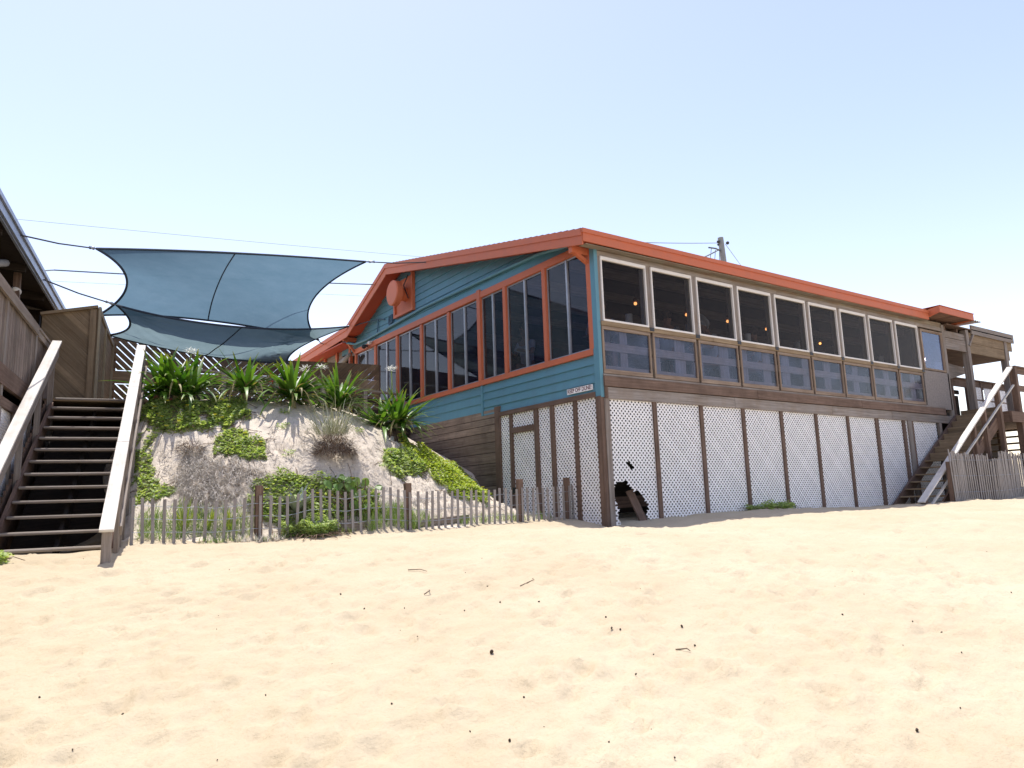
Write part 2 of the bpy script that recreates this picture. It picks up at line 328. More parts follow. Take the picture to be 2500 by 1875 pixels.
# ------------------------------------------------------------------ the restaurant
R=thing('restaurant_building','teal beach restaurant with orange trim on a white lattice base','restaurant')
PX=[1.22*i-.017 for i in range(0,9)]   # front posts under the deck
def lattice(org,ux,uz,nrm,wd,ht,hole=None,pitch=.083,sw=.027):
    mb=MB();org=Vector(org);ux=Vector(ux);uz=Vector(uz);nrm=Vector(nrm);hs=sw*math.sqrt(2)/2
    def clip(poly):
        for ax,val,sg in ((0,0,1),(0,wd,-1),(1,0,1),(1,ht,-1)):
            out=[]
            for i in range(len(poly)):
                a,b=poly[i],poly[(i+1)%len(poly)];da=(a[ax]-val)*sg;db=(b[ax]-val)*sg
                if da>=0: out.append(a)
                if da*db<0: t_=da/(da-db);out.append((a[0]+(b[0]-a[0])*t_,a[1]+(b[1]-a[1])*t_))
            poly=out
            if len(poly)<3: return None
        return poly
    def emitp(poly,dz):
        P=[org+ux*a+uz*b+nrm*dz for a,b in poly];mb.prism(P,nrm*-(.004+dz*2))
    for sgn in (1,-1):
        c=(-ht if sgn>0 else 0)-pitch+(.02 if sgn>0 else .02)
        cmax=(wd if sgn>0 else wd+ht)+pitch
        while c<cmax:
            if hole is None:
                # strip along (1,sgn): u = c + t ; v = t (sgn>0)  |  u = c - t ; v = t
                poly=[(c-hs+sgn*-.2,-.2),(c+hs+sgn*-.2,-.2),(c+hs+sgn*(ht+.2),ht+.2),(c-hs+sgn*(ht+.2),ht+.2)]
                p=clip(poly)
                if p: emitp(p,0 if sgn>0 else .0012)
            else:
                v=0
                while v<ht:
                    v2=v+pitch/5; cu,cv=c+sgn*(v+v2)/2+rnd.uniform(-.012,.012),(v+v2)/2+rnd.uniform(-.012,.012)
                    if not any(inpoly(cu,cv,h) for h in hole):
                        p=clip([(c-hs+sgn*v,v),(c+hs+sgn*v,v),(c+hs+sgn*v2,v2),(c-hs+sgn*v2,v2)])
                        if p: emitp(p,0 if sgn>0 else .0012)
                    v=v2
            c+=pitch
    return mb
def inpoly(x,y,P):
    r=False
    for i in range(len(P)):
        (x1,y1),(x2,y2)=P[i],P[i-1]
        if (y1>y)!=(y2>y) and x<(x2-x1)*(y-y1)/(y2-y1)+x1: r=not r
    return r
HOLE=[(.10,.537),(.2,.66),(.27,.70),(.33,.69),(.44,.73),(.489,.60),(.56,.60),(.616,.51),(.70,.548),(.75,.526),(.86,.387),(.92,.248),(.88,.15),(.92,.02),(1.3,.02),(1.3,-.3),(.256,-.3),(.256,.001),(.2,.12),(.24,.22),(.158,.403)]
HOLE2=[(.455,1.0),(.53,1.07),(.55,1.0),(.62,.96),(.585,.86),(.51,.94)]
lo=-.22
sh=lambda P:[(x-.06,z-lo) for x,z in P]
L0=lattice((.06,-.012,lo),(1,0,0),(0,0,1),(0,-1,0),1.10,2.30,[sh(HOLE),sh(HOLE2)]);o=L0.build('lattice_panel',WHITE,R);tag(o,'torn white lattice panel with a ragged hole at the sand')
for i in range(1,9):
    x0=1.22*i+.03;x1=x0+1.16 if i<8 else 11.4
    lattice((x0,-.012,0.0),(1,0,0),(0,0,1),(0,-1,0),x1-x0,2.08).build('lattice_panel',WHITE,R)
mb=MB();mb.beam((.80,-.10,-.15),(.66,.16,.55),.16,.03,(0,1,0));mb.build('leaning_board',W_BROWN,R)
MB().box(.02,.13,-.045,.03,-.3,2.08).build('post',W_GREY,R)
for i in range(1,9):
    x=PX[i];wdt=.09 if i<7 else .13
    MB().beam((x+.01*rnd.uniform(-1,1),-.02,-.3),(x,-.02,2.08),wdt,.05,(0,1,0)).build('post',W_BROWN,R)
MB().box(9.93,10.1,-.05,.02,-.3,2.08).build('post',W_GREY,R); MB().box(11.5,11.62,-.05,.02,-.3,2.08).build('post',W_GREY,R)
MB().box(10.12,10.2,-.04,.0,-.3,2.08).build('post',W_BROWN,R)
# left face, ground storey
MB().box(-.055,.03,-.03,.10,-.3,2.12).build('corner_post',W_BROWN,R)
for y0,y1,nm,mt in ((.62,.71,'post',W_BROWN),(1.26,1.37,'post',W_BROWN),(1.735,1.86,'post',W_BROWN),(2.57,2.66,'post',W_BROWN),(2.98,3.17,'post',W_BROWN)):
    MB().box(-.045,.02,y0,y1,-.2,2.12 if y0<2.9 else 2.33).build(nm,mt,R)
MB().box(-.06,.03,.10,3.0,2.12,2.205).build('lattice_head_rail',W_BROWN,R)
MB().box(-.062,.02,1.86,2.57,1.74,1.845).build('door_head',W_BROWN,R)
def llat(y0,y1,z0,z1,name='lattice_panel'):
    return lattice((-.012,y1,z0),(0,-1,0),(0,0,1),(-1,0,0),y1-y0,z1-z0).build(name,WHITE,R)
llat(.10,.62,-.15,2.12);llat(.71,1.26,0,2.12);llat(1.37,1.735,0,2.12);llat(1.86,2.57,1.845,2.12)
dd=llat(1.87,2.56,.05,1.735,'lattice_door');tag(dd,'white lattice door under the small lattice transom')
hb=MB();hb.box(-.05,-.015,2.50,2.60,.60,.70);hb.beam((-.06,2.45,.63),(-.06,2.6,.60),.03,.05);hb.build('latch',DARKMETAL,dd)
llat(2.66,2.98,0,2.12)
# bottom strip of lattice peeking over the rail
# planks of the retaining wall
z=-.1;k=0
pk=[-.1,.1,.32,.54,.76,.984,1.211,1.423,1.636,1.841,1.99,2.13,2.30]
mb=MB()
for a,b in zip(pk,pk[1:]):
    y=3.15
    while y<8.5:
        e=min(8.5,y+rnd.uniform(2.2,4));mb.box(-.022+rnd.uniform(-.004,.004),.015,y+.004,e-.004,a+.006,b-.006);y=e
mb.build('plank_wall',W_BROWN if False else wood('retaining plank wood',(.14,.10,.075),(.34,.265,.21),tint=(.05,.035,.025)),R)
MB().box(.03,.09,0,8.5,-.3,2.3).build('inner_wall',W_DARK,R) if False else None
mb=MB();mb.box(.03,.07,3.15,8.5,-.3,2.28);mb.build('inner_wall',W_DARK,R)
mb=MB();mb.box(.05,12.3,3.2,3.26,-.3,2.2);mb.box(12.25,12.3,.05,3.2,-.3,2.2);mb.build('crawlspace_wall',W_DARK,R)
for x in (1.0,3.6,6.1,8.6): MB().box(x,x+.14,1.2,1.34,-.3,2.2).build('piling',W_BROWN,R)
for x in (1.9,4.4): MB().box(x,x+.14,2.4,2.54,-.3,2.2).build('piling',W_BROWN,R)
MB().beam((.9,.9,.35),(2.4,.9,.38),.05,.2).build('brace_board',W_BROWN,R)
# deck skirt
def skirt(z0,z1,y0,y1,mat,name,cuts):
    mb=MB()
    for a,b in zip(cuts,cuts[1:]): mb.box(a+.003,b-.003,y0,y1,z0,z1)
    return mb.build(name,mat,R,bevel=.004)
skirt(2.075,2.275,-.055,-.012,W_GREY,'skirt_board',[.10,3.4,6.7,9.2,12.35]);skirt(2.285,2.46,-.075,-.02,W_BROWN,'skirt_board',[.02,4.1,7.9,11.9])
skirt(2.465,2.50,-.05,-.0,W_GREY,'skirt_board',[.02,12.0]) 
MB().box(.03,.095,-.06,-.01,2.08,2.28).build('skirt_end_block',W_BROWN,R)
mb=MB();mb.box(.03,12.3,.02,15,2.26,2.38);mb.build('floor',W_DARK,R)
# lower clear vinyl panels
for i in range(9):
    x0=1.22*i+.045;x1=x0+1.16;z0,z1=2.51,3.33
    mb=MB();y0,y1=-.045,-.012
    mb.box(x0,x1,y0,y1,z1-.06,z1);mb.box(x0,x1,y0,y1,z0,z0+.075);mb.box(x0,x0+.045,y0,y1,z0+.075,z1-.06);mb.box(x1-.045,x1,y0,y1,z0+.075,z1-.06)
    fr=mb.build('vinyl_window',W_FRAME,R,bevel=.003)
    MB().face([(x0+.02,-.020,z0+.04),(x1-.02,-.020,z0+.04),(x1-.02,-.020,z1-.03),(x0+.02,-.020,z1-.03)]).build('clear_sheet',VINYL,fr)
MB().box(11.03,12.35,-.05,-.015,2.44,3.42).build('plywood_panel',plain('grey plywood',(.23,.20,.185),.85,0,.22,22,.3),R)
# guard rail seen through the sheets
mb=MB();mb.box(.1,11,.02,.06,2.92,3.06);mb.box(.1,11,.02,.06,2.50,2.66);mb.build('guard_rail_board',wood('guard rail wood',(.34,.27,.20),(.58,.48,.38),tint=(.24,.17,.12)),R)
x=.55;BW=wood('baluster wood',(.30,.25,.21),(.50,.44,.38))
while x<11:
    MB().box(x,x+rnd.uniform(.16,.3),.065,.085,2.4,3.33).build('guard_baluster',BW,R);x+=rnd.uniform(.5,.85)
# sill beam
skirt(3.335,3.412,-.055,.03,W_TAN,'window_sill',[.03,2.9,6.2,9.3,11.1])
# upper screened windows
for i in range(9):
    x0=1.22*i+.085;x1=1.22*i+1.175;z0,z1=3.415,4.565
    mb=MB();a,b=-.06,-.015;t_=.045
    mb.box(x0,x1,a,b,z1-.06,z1);mb.box(x0,x1,a,b,z0,z0+.035);mb.box(x0,x0+.03,a,b,z0+.035,z1-.06);mb.box(x1-.03,x1,a,b,z0+.035,z1-.06)
    mb.box(x0+.03,x1-.03,-.01,.05,z1-.05,z1-.01);mb.box(x1-.05,x1-.005,-.01,.075,z0+.03,z1-.05)
    fr=mb.build('screen_window',OFFWHITE,R,bevel=.003)
    MB().face([(x0+.02,-.012,z0+.02),(x1-.02,-.012,z0+.02),(x1-.02,-.012,z1-.02),(x0+.02,-.012,z1-.02)]).build('insect_screen',SCREEN,fr)
    MB().box(1.22*i-.042,1.22*i+.082,-.03,.09,3.40,4.60).build('window_post',W_GREY,R)
    mb=MB();mb.box(1.22*(i+1)-.03,1.22*(i+1)+.075,-.062,-.03,3.355,3.42);mb.build('post_cap_bracket',DARKMETAL,R)
MB().box(10.95,11.06,-.03,.09,3.40,4.60).build('window_post',W_GREY,R)
mb=MB();x0,x1,z0,z1=11.1,12.28,3.44,4.52
mb.box(x0,x1,-.05,0,z1-.07,z1);mb.box(x0,x1,-.05,0,z0,z0+.05);mb.box(x0,x0+.07,-.05,0,z0+.05,z1-.07);mb.box(x1-.13,x1,-.05,0,z0+.05,z1-.07)
fr=mb.build('end_window',W_FRAME,R,bevel=.003)
MB().face([(x0+.05,-.03,z0+.03),(x1-.1,-.03,z0+.03),(x1-.1,-.03,z1-.04),(x0+.05,-.03,z1-.04)]).build('blue_pane',BLUEGLASS,fr)
MB().box(12.29,12.42,-.05,.08,2.1,4.75).build('end_post',W_GREY,R)
skirt(4.57,4.66,-.035,.03,W_GREY,'window_head',[.03,5.1,10.9,12.3]);
mb=MB();mb.prism([(.03,-.02,4.665),(12.35,-.02,4.665),(12.35,-.02,4.80),(.03,-.02,4.75)],(0,.05,0));mb.build('header_board',W_PEEL,R)
mb=MB();mb.prism([(-.35,-.19,4.66),(11.3,-.19,4.725),(11.3,-.02,4.735),(-.35,-.02,4.67)],(0,0,.015));mb.build('eave_soffit',W_PEEL,R)
# right end wall, back wall, ceiling
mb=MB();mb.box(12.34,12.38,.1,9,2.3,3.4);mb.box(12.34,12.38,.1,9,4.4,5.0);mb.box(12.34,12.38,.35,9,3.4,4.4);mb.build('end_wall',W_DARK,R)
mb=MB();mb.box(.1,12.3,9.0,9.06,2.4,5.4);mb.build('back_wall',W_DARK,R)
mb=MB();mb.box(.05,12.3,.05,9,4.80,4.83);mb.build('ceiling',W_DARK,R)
mb=MB()
for y in (.9,2.1,3.3,4.5,6.5): mb.box(.1,12.2,y,y+.1,4.62,4.79)
mb.build('ceiling_beam',W_GREY,R)
# roof
PR=[(-.20,4.90),(7.35,6.50),(9.83,5.43),(15.07,5.22)]
tl=lambda x:.006*max(0,x)
XE=11.28
mb=MB()
for (y0,z0),(y1,z1) in zip(PR,PR[1:]):
    x0,x1=-.44,XE if y0<0 else 12.6
    top=[(x0,y0,z0),(x1,y0,z0+tl(x1)),(x1,y1,z1+tl(x1)),(x0,y1,z1)]
    n=40
    mb.prism(top,(0,0,-.05))
mb.build('roof',SHINGLE,R)
# shingle courses along the rake edge
mb=MB();y0,z0=PR[0];y1,z1=PR[1]
for i in range(44):
    t0=i/44;t1=(i+1)/44
    ya,yb=y0+(y1-y0)*t0,y0+(y1-y0)*t1;za,zb=z0+(z1-z0)*t0,z0+(z1-z0)*t1
    mb.prism([(-.455,ya,za+.004),(-.455,yb+.02,zb-.006+.004),(-.455,yb+.02,zb+.006),(-.455,ya,za+.018)],(1.2,0,0))
mb.build('shingle_course',SHINGLE,R)
mb=MB()
mb.prism([(-.43,-.225,4.69),(XE,-.225,4.73),(XE,-.225,4.93),(-.43,-.225,4.86)],(0,.03,0))
mb.build('front_fascia',ORANGE,R)
mb=MB();mb.prism([(-.45,-.245,4.835),(XE,-.245,4.895),(XE,-.245,4.975),(-.45,-.245,4.91)],(0,.05,0));mb.build('drip_edge',ORANGE,R)
mb=MB();mb2=MB()
for k,((y0,z0),(y1,z1)) in enumerate(zip(PR,PR[1:])):
    d=.27 if k==0 else .30
    mb.prism([(-.44,y0,z0-.10),(-.44,y1,z1-.10),(-.44,y1,z1-d),(-.44,y0,z0-d)],(.03,0,0))
    mb2.prism([(-.46,y0,z0+.005),(-.46,y1,z1+.005),(-.46,y1,z1-.11),(-.46,y0,z0-.11)],(.03,0,0))
mb.build('rake_fascia',ORANGE,R);mb2.build('rake_trim',ORANGE,R)
mb=MB()
for k,((y0,z0),(y1,z1)) in enumerate(zip(PR,PR[1:])):
    mb.prism([(-.41,y0,z0-.17),(-.41,y1,z1-.17),(.0,y1,z1-.17),(.0,y0,z0-.17)],(0,0,.02))
mb.build('rake_soffit',DEEPRED,R)
# purlin ends and braces under the rake
def brace(y,zt,q=.42):
    mb=MB();mb.box(-.40,.0,y-.045,y+.045,zt-.12,zt);mb.beam((-.30,y,zt-.10),(-.03,y,zt-q),.06,.07,(0,1,0));mb.build('rake_brace',ORANGE,R)
brace(.16,4.72,.24);brace(10.2,5.2)
# gable siding
GP=[(0,4.86),(0,4.80),(7.35,6.32),(9.83,5.24),(11.2,5.15),(11.2,4.86)]
def clipz(poly,lo_,hi_):
    for val,sg in ((lo_,1),(hi_,-1)):
        out=[]
        for i in range(len(poly)):
            a,b=poly[i],poly[(i+1)%len(poly)];da=(a[1]-val)*sg;db=(b[1]-val)*sg
            if da>=0: out.append(a)
            if da*db<0: q=da/(da-db);out.append((a[0]+(b[0]-a[0])*q,a[1]+(b[1]-a[1])*q))
        poly=out
        if len(poly)<3: return None
    return poly
def siding(mb,poly,z0,z1,p=.165):
    z=z0
    while z<z1:
        q=clipz(poly,z,min(z+p,z1))
        if q:
            fx=lambda zz:-.004-.022*(1-(zz-z)/p)
            n=len(mb.v);k=len(q);fr=[(fx(b),a,b) for a,b in q];bk=[(.0,a,b) for a,b in q]
            mb.v+=fr+bk;mb.f.append(tuple(range(n,n+k)));mb.uv+=[(a,b) for a,b in q]
            for i in range(k):
                j=(i+1)%k;mb.f.append((n+i,n+k+i,n+k+j,n+j));mb.uv+=[(0,0)]*4
        z+=p
mb=MB();siding(mb,[(0,4.86),(0,4.84),(7.35,6.40),(9.83,5.30),(11.2,5.2),(11.2,4.86)],4.86,6.4)
siding(mb,[(0,2.20),(3.6,2.20),(3.6,2.84),(0,2.84)],2.205,2.84,.159)
siding(mb,[(3.64,2.28),(10.15,2.28),(10.15,2.84),(3.64,2.84)],2.28,2.84,.187)
mb.build('lap_siding',TEAL,R)
mb=MB();mb.prism([(.0,0,4.84),(.0,7.35,6.40),(.0,9.83,5.3),(.0,11.2,5.2),(.0,11.2,4.84)],(.08,0,0));mb.box(.001,.08,0,10.15,2.21,2.84);mb.build('gable_wall',W_DARK,R)
mb=MB();mb.box(-.04,.0,3.60,3.66,2.2,2.84);mb.build('siding_joint_strip',TEAL,R)
mb=MB();mb.box(-.045,.03,-.035,.10,2.1,4.72);mb.build('corner_board',TEAL,R)
# conduit pipe under the gable
mb=MB();mb.tube([(-.33,.3,4.79),(-.10,.9,4.95),(-.07,1.5,5.04),(-.07,6,5.10),(-.07,9.3,4.98),(-.12,10.0,4.98),(-.35,10.3,5.08)],.035,8);mb.build('conduit_pipe',TEAL,R,True)
# window row on the left face
MU=[.13,1.397,2.698,3.64,4.94,6.24,7.54,8.84,10.15]
mb=MB();mb.box(-.05,.05,.10,3.66,4.72,4.85);mb.build('window_head_trim',ORANGE,R)
mb=MB();mb.box(-.058,.05,3.66,10.22,4.735,4.87);mb.build('window_head_trim',ORANGE,R)
mb=MB();mb.box(-.055,.05,.10,3.66,2.845,2.945);mb.build('window_sill_trim',ORANGE,R)
mb=MB();mb.box(-.06,.05,3.66,10.22,2.845,2.94);mb.build('window_sill_trim',ORANGE,R)
for i,y in enumerate(MU):
    a=.05 if i!=3 else .06
    MB().box(-.062 if i==3 else -.046,.048,y-a,y+a if i else y+.06,2.945,4.72 if i!=3 else 4.9).build('window_mullion',ORANGE,R)
for i,(a,b) in enumerate(zip(MU,MU[1:])):
    y0,y1,z0,z1=a+.055,b-.055,2.95,4.715;c=(y0+y1)/2
    mb=MB();q=.028
    mb.box(.0,.03,y0,y1,z1-q,z1);mb.box(.0,.03,y0,y1,z0,z0+q)
    mb.box(.0,.03,y0,y0+q,z0+q,z1-q);mb.box(.0,.03,y1-q,y1,z0+q,z1-q);mb.box(-.012,.0,c-.022,c+.022,z0,z1);mb.box(.001,.029,c-.03,c+.012,z0+q,z1-q)
    fr=mb.build('sliding_window',ALU,R)
    MB().face([(.02,c,z0+.01),(.02,y0+.01,z0+.01),(.02,y0+.01,z1-.01),(.02,c,z1-.01)]).build('glass_pane',GLASS,fr)
    MB().face([(.012,y1-.01,z0+.01),(.012,c,z0+.01),(.012,c,z1-.01),(.012,y1-.01,z1-.01)]).build('screened_pane',SCREEN2,fr)
# exhaust vent
mb=MB();y0,y1,z0,z1=6.55,7.6,5.17,6.25
mb.box(-.10,-.02,y0,y1,z0,z0+.07);mb.box(-.10,-.02,y0,y0+.07,z0+.07,z1-.1);mb.box(-.10,-.02,y1-.07,y1,z0+.07,z1-.1);mb.box(-.05,-.025,y0+.07,y1-.07,z0+.07,z1-.15)
v=mb.build('exhaust_vent',ORANGE,R)
mb=MB();c=(-.05,7.08,5.62)
mb.tube([(-.05,7.0,5.66),(-.26,7.0,5.66)],.17,24);mb.tube([(-.26,7.0,5.66),(-.28,7.0,5.66),(-.42,7.0,5.66),(-.44,7.0,5.66)],[.28,.32,.32,.29],28);mb.build('vent_cap',ORANGE,v)
mb=MB();mb.tube([(-.11,6.75,6.1),(-.18,6.85,5.85),(-.12,6.72,5.5)],.015,6);mb.build('cable',DARKMETAL,v)
# cables along the gable
mb=MB()
mb.tube([(-.44,9.75,5.35),(-.25,9.4,5.42),(-.06,8.6,5.40),(-.05,8.2,5.3)],.014,6);mb.tube([(-.05,8.6,5.4),(-.05,8.65,5.1),(-.05,8.8,4.9)],.013,6)
for k in range(5):
    a=k*1.2;mb.tube([(-.06,7.85+.12*math.cos(a+t*.9),5.22+.12*math.sin(a*.7+t)) for t in range(6)],.014,6)
mb.build('loose_cable',plain('blue painted cable',(.04,.10,.16),.6),R)
mb=MB();mb.tube([(-.02,9.3,4.80),(-.14,9.28,4.80)],.03,8);mb.tube([(-.14,9.36,4.78),(-.22,9.16,4.74)],.06,10);mb.build('security_camera',DARKMETAL,R,True)
mb=MB();mb.tube([(-.03,9.02,4.86),(-.12,9.0,4.84)],.035,8);mb.sphere((-.14,9.0,4.82),.05);mb.build('dome_camera',OFFWHITE,R,True)
# porch at the landward end of the left face
mb=MB();mb.box(.02,.06,10.25,15.0,2.3,3.0);mb.box(.02,.06,10.25,15,4.75,5.12);mb.box(.02,.06,12.6,14.2,3.0,4.75);mb.build('porch_wall',W_GREY,R)
for y in (10.6,11.6,12.55,14.3): MB().box(-.04,.05,y-.06,y+.06,2.3,5.05).build('porch_post',ORANGE,R)
mb=MB();mb.box(.3,.34,10.25,15,2.3,5.1);mb.build('porch_back',W_DARK,R)
mb=MB();mb.box(-.42,.0,10.2,15,5.02,5.05);mb.build('porch_soffit',DEEPRED,R)
mb=MB();mb.box(-.36,-.33,13.1,13.5,4.70,5.0);mb.build('porch_notice',OFFWHITE,R)
# wooden rail on the outer side of the walkway along the wall
# canopy at the right end of the eave
mb=MB();x0,x1,yf,yb=11.30,13.2,-.50,.35;zt,zb=5.04,4.87
mb.prism([(x0,yf,zb),(x1,yf,zb),(x1,yf,zt),(x0,yf,zt)],(0,.03,0));
mb.prism([(x0,yf+.03,zb),(x0,-.21,zb-.07),(x0,-.21,zt-.04),(x0,yf+.03,zt)],(.03,0,0))
mb.prism([(x1-.03,yf+.03,zb),(x1-.03,yb,zb-.05),(x1-.03,yb,zt),(x1-.03,yf+.03,zt)],(.03,0,0))
cn=mb.build('canopy_fascia',ORANGE,R)
mb=MB();mb.prism([(x0-.01,yf-.02,zt+.003),(x1+.02,yf-.02,zt+.003),(x1+.02,yb,zt+.003),(x0-.01,yb,zt+.003)],(0,0,.012));mb.build('canopy_roof',ORANGE,R)
mb=MB()
for k in range(9): mb.box(x0+.05+k*.205,x0+.05+k*.205+.19,yf+.04,yb-.02,zb+.03+.0*k,zb+.05)
mb.build('canopy_soffit',wood('soffit board',(.16,.09,.07),(.30,.17,.12)),R)
# sign on the siding
sg=thing('warning_sign','small white board reading KEEP OFF DUNE at the lower corner of the teal siding','sign',(-.035,.51,2.26))
mb=MB();mb.box(-.05,-.03,.17,.84,2.252,2.345);mb.build('sign_board',WHITE,sg)
fc=bpy.data.curves.new('txt','FONT');fc.body='KEEP OFF DUNE!';fc.size=.098;fc.align_x='CENTER';fc.align_y='CENTER';fc.extrude=.001;fc.offset=.0012
fo=bpy.data.objects.new('txt',fc);S.collection.objects.link(fo);fo.matrix_world=Matrix(((0,0,-1,-.052),(-1,0,0,.505),(0,1,0,2.298),(0,0,0,1)))
bpy.context.view_layer.update();dg=bpy.context.evaluated_depsgraph_get()
me=bpy.data.meshes.new_from_object(fo.evaluated_get(dg));me.transform(fo.matrix_world);bpy.data.objects.remove(fo)
xs=[v_.co.y for v_ in me.vertices];k=.63/(max(xs)-min(xs))
for v_ in me.vertices: v_.co.y=.505+(v_.co.y-.505)*k
me.materials.clear();me.materials.append(plain('dark red lettering',(.12,.012,.015),.6))
lo_=bpy.data.objects.new('lettering',me);link(lo_,sg);lo_.matrix_parent_inverse=Matrix.Translation((-.035,.51,2.26)).inverted()
# pendant lamps
LB=emit('warm lamp bulb',(1,.42,.14),1.5)
def lamp(x,y,z,label,st=None,r=.034):
    x-=.09
    t_=thing('pendant_lamp',label,'lamp',(x,y,z),'pendant lamps over the window tables')
    mb=MB();mb.tube([(x,y,z+.06),(x,y,4.62)],.006,6);mb.build('cord',DARKMETAL,t_)
    mb=MB();mb.tube([(x,y,z+.12),(x,y,z+.09),(x,y,z+.04)],[.02,.035,.06],14,caps=False);mb.build('lamp_shade',plain('amber shade',(.12,.05,.02),.5),t_)
    mb=MB();mb.sphere((x,y,z-.005),r);mb.build('bulb',st or LB,t_,True)
lamp(2.23,1.2,4.3,'pendant lamp glowing in the first screened window from the building corner')
lamp(3.74,1.2,4.255,'pendant lamp glowing in the second screened window from the building corner')
lamp(5.09,1.2,4.27,'pendant lamp glowing in the third screened window from the building corner')
lamp(6.49,1.2,4.246,'pendant lamp glowing in the fourth screened window from the building corner')
lamp(8.64,1.2,4.115,'dim pendant lamp glowing in the sixth screened window from the building corner',emit('dim lamp bulb',(1,.4,.1),3),.028)
lamp(12.2,.42,3.87,'bright pendant lamp behind the blue pane at the far end',emit('bright lamp bulb',(1,.62,.4),22),.05)
# high tables and paper towel stands
for i,(x,lb) in enumerate(((1.09,'first'),(2.69,'second'),(4.51,'third'),(6.24,'fifth'),(9.76,'eighth'))):
    t_=thing('high_table','dark high table inside behind the %s screened window from the corner'%lb,'table',(x,.75,2.38),'high tables along the screened windows')
    mb=MB();mb.box(x-.42,x+.42,.22,1.2,3.43,3.47);mb.build('tabletop',W_BROWN,t_)
    mb=MB();mb.tube([(x,.75,2.38),(x,.75,3.43)],.05,10);mb.build('pedestal',DARKMETAL,t_)
    p=thing('paper_towel_stand','white paper towel roll standing on the table behind the %s screened window from the corner'%lb,'paper towels',(x,.35,3.47),'paper towel rolls on the window tables')
    mb=MB();mb.tube([(x,.35,3.49),(x,.35,3.74)],.065,18);mb.build('paper_roll',plain('paper',(.75,.75,.75),.9),p,True)
    mb=MB();mb.tube([(x,.35,3.47),(x,.35,3.49)],.09,18);mb.tube([(x,.35,3.74),(x,.35,3.79)],.01,8);mb.build('stand',DARKMETAL,p)
# ------------------------------------------------------------------ left stairs, in their own turned frame
OA=math.radians(10.9);OX,OY=-7.17,.20
def T(x,y,z=0): return Vector((OX+x*math.cos(OA)+y*math.sin(OA),OY-x*math.sin(OA)+y*math.cos(OA),z))
class MT(MB):
    def b(s,x0,x1,y0,y1,z0,z1):
        dx,dy,dz=x1-x0,y1-y0,z1-z0;cx,cy,cz=(x0+x1)/2,(y0+y1)/2,(z0+z1)/2
        if dx>=dy and dx>=dz: s.beam(T(x0,cy,cz),T(x1,cy,cz),dy,dz)
        elif dy>=dz: s.beam(T(cx,y0,cz),T(cx,y1,cz),dx,dz)
        else: s.beam(T(cx,cy,z0),T(cx,cy,z1),dx,dy,T(0,1)-T(0,0))
        return s
ST=thing('beach_staircase','weathered wooden staircase on the left with a sun bleached handrail','staircase',T(-.65,1.2,0))
NR=13;RISE=.197;RUN=.32
mb0=[]
for k in range(NR):
    z=.05+RISE*k;y=1.15+RUN*k
    mb=MT();wv=.012*math.sin(k*2.3)
    mb.b(-1.27,-.06,y,y+.31,z-.04,z);o=mb.build('tread',wood('worn tread wood',(.13,.11,.095),(.34,.30,.265),tint=(.22,.18,.14)) if k==0 else mb0[0],ST,bevel=.013)
    if k==0: mb0.append(o.data.materials[0])
mb=MT();mb.prism([T(-1.26,1.75,-.20),T(-.07,1.75,-.20),T(-.07,5.0,1.85),T(-1.26,5.0,1.85)],(0,0,-.02));mb.build('stair_shade_sheet',W_DARK,ST)  # dark sheet added below the treads so the gaps look black
for x in (-1.30,-.66,-.03):
    dz=.13 if x==-.66 else 0
    mb=MT();mb.beam(T(x,1.02,-.20-dz),T(x,1.15+RUN*12,2.22-dz),.045,.24,(0,0,1));mb.build('stringer',W_BROWN if x!=-.66 else wood('shaded stringer wood',(.012,.010,.009),(.04,.032,.027),tint=(.01,.01,.01)),ST)  # middle stringer is near black: shade under the treads painted into its colour
rz=lambda y:.283+.62*y
mb=MT();mb.beam(T(-.01,-.06,rz(-.06)),T(-.01,1.75,rz(1.75)),.145,.035);mb.beam(T(-.01,1.755,rz(1.755)),T(-.01,3.35,rz(3.35)),.14,.035);mb.beam(T(-.01,3.355,rz(3.355)),T(-.01,4.98,rz(4.98)),.14,.035)
mb.build('handrail',W_PALE,ST,bevel=.004)
for y,wd in ((.06,.095),):
    MT().b(-.06,.035,y-.04,y+.05,-.45,rz(y)-.03).build('rail_post',W_PALE if False else W_GREY,ST,bevel=.004)
for y in (.62,.78,1.05,1.6,2.3,3.1,3.9,4.9):
    h0=hz(*T(.02,y)[:2])
    MT().b(.02,.07,y-.045,y+.045,min(h0,rz(y)-1.2)-.2,rz(y)-.03).build('rail_post',W_GREY,ST)
mb=MT();mb.beam(T(.085,.6,rz(.6)-.42),T(.085,5.0,rz(5)-.42),.03,.12);mb.build('lower_rail',W_GREY,ST)
mb=MT();y=.75
while y<5.0:
    g=min(hz(*T(.04,y)[:2]),hz(*T(.3,y)[:2]))-.25;top=max(.1,.05+.6*(y-1.15))+.05
    if top>g+.1: mb.b(.012,.03,y,y+.13,g,top)
    y+=.138
mb.build('side_boards',wood('stair side boards',(.14,.11,.085),(.27,.225,.185)),ST)
mb=MT();y=.9
while y<5.0:
    mb.b(-1.40,-1.375,y,y+.13,-.4,max(.1,.05+.6*(y-1.15))+.05);y+=.138
mb.build('side_boards',W_BROWN,ST)  # left side boards added to keep the space under the stairs dark
mb=MT();mb.beam(T(-1.29,-.2,rz(-.2)+.02),T(-1.29,4.98,rz(4.98)+.0),.14,.035);mb.build('handrail',W_PALE,ST,bevel=.004)
mb=MT();mb.beam(T(-1.27,-.1,rz(-.1)-.19),T(-1.27,4.98,rz(4.98)-.19),.035,.13);mb.build('lower_rail',W_GREY,ST)
for y in (.3,1.5,2.7,3.9,4.95):
    MT().b(-1.37,-1.30,y-.045,y+.045,rz(y)-1.3,rz(y)-.03).build('rail_post',W_GREY,ST)
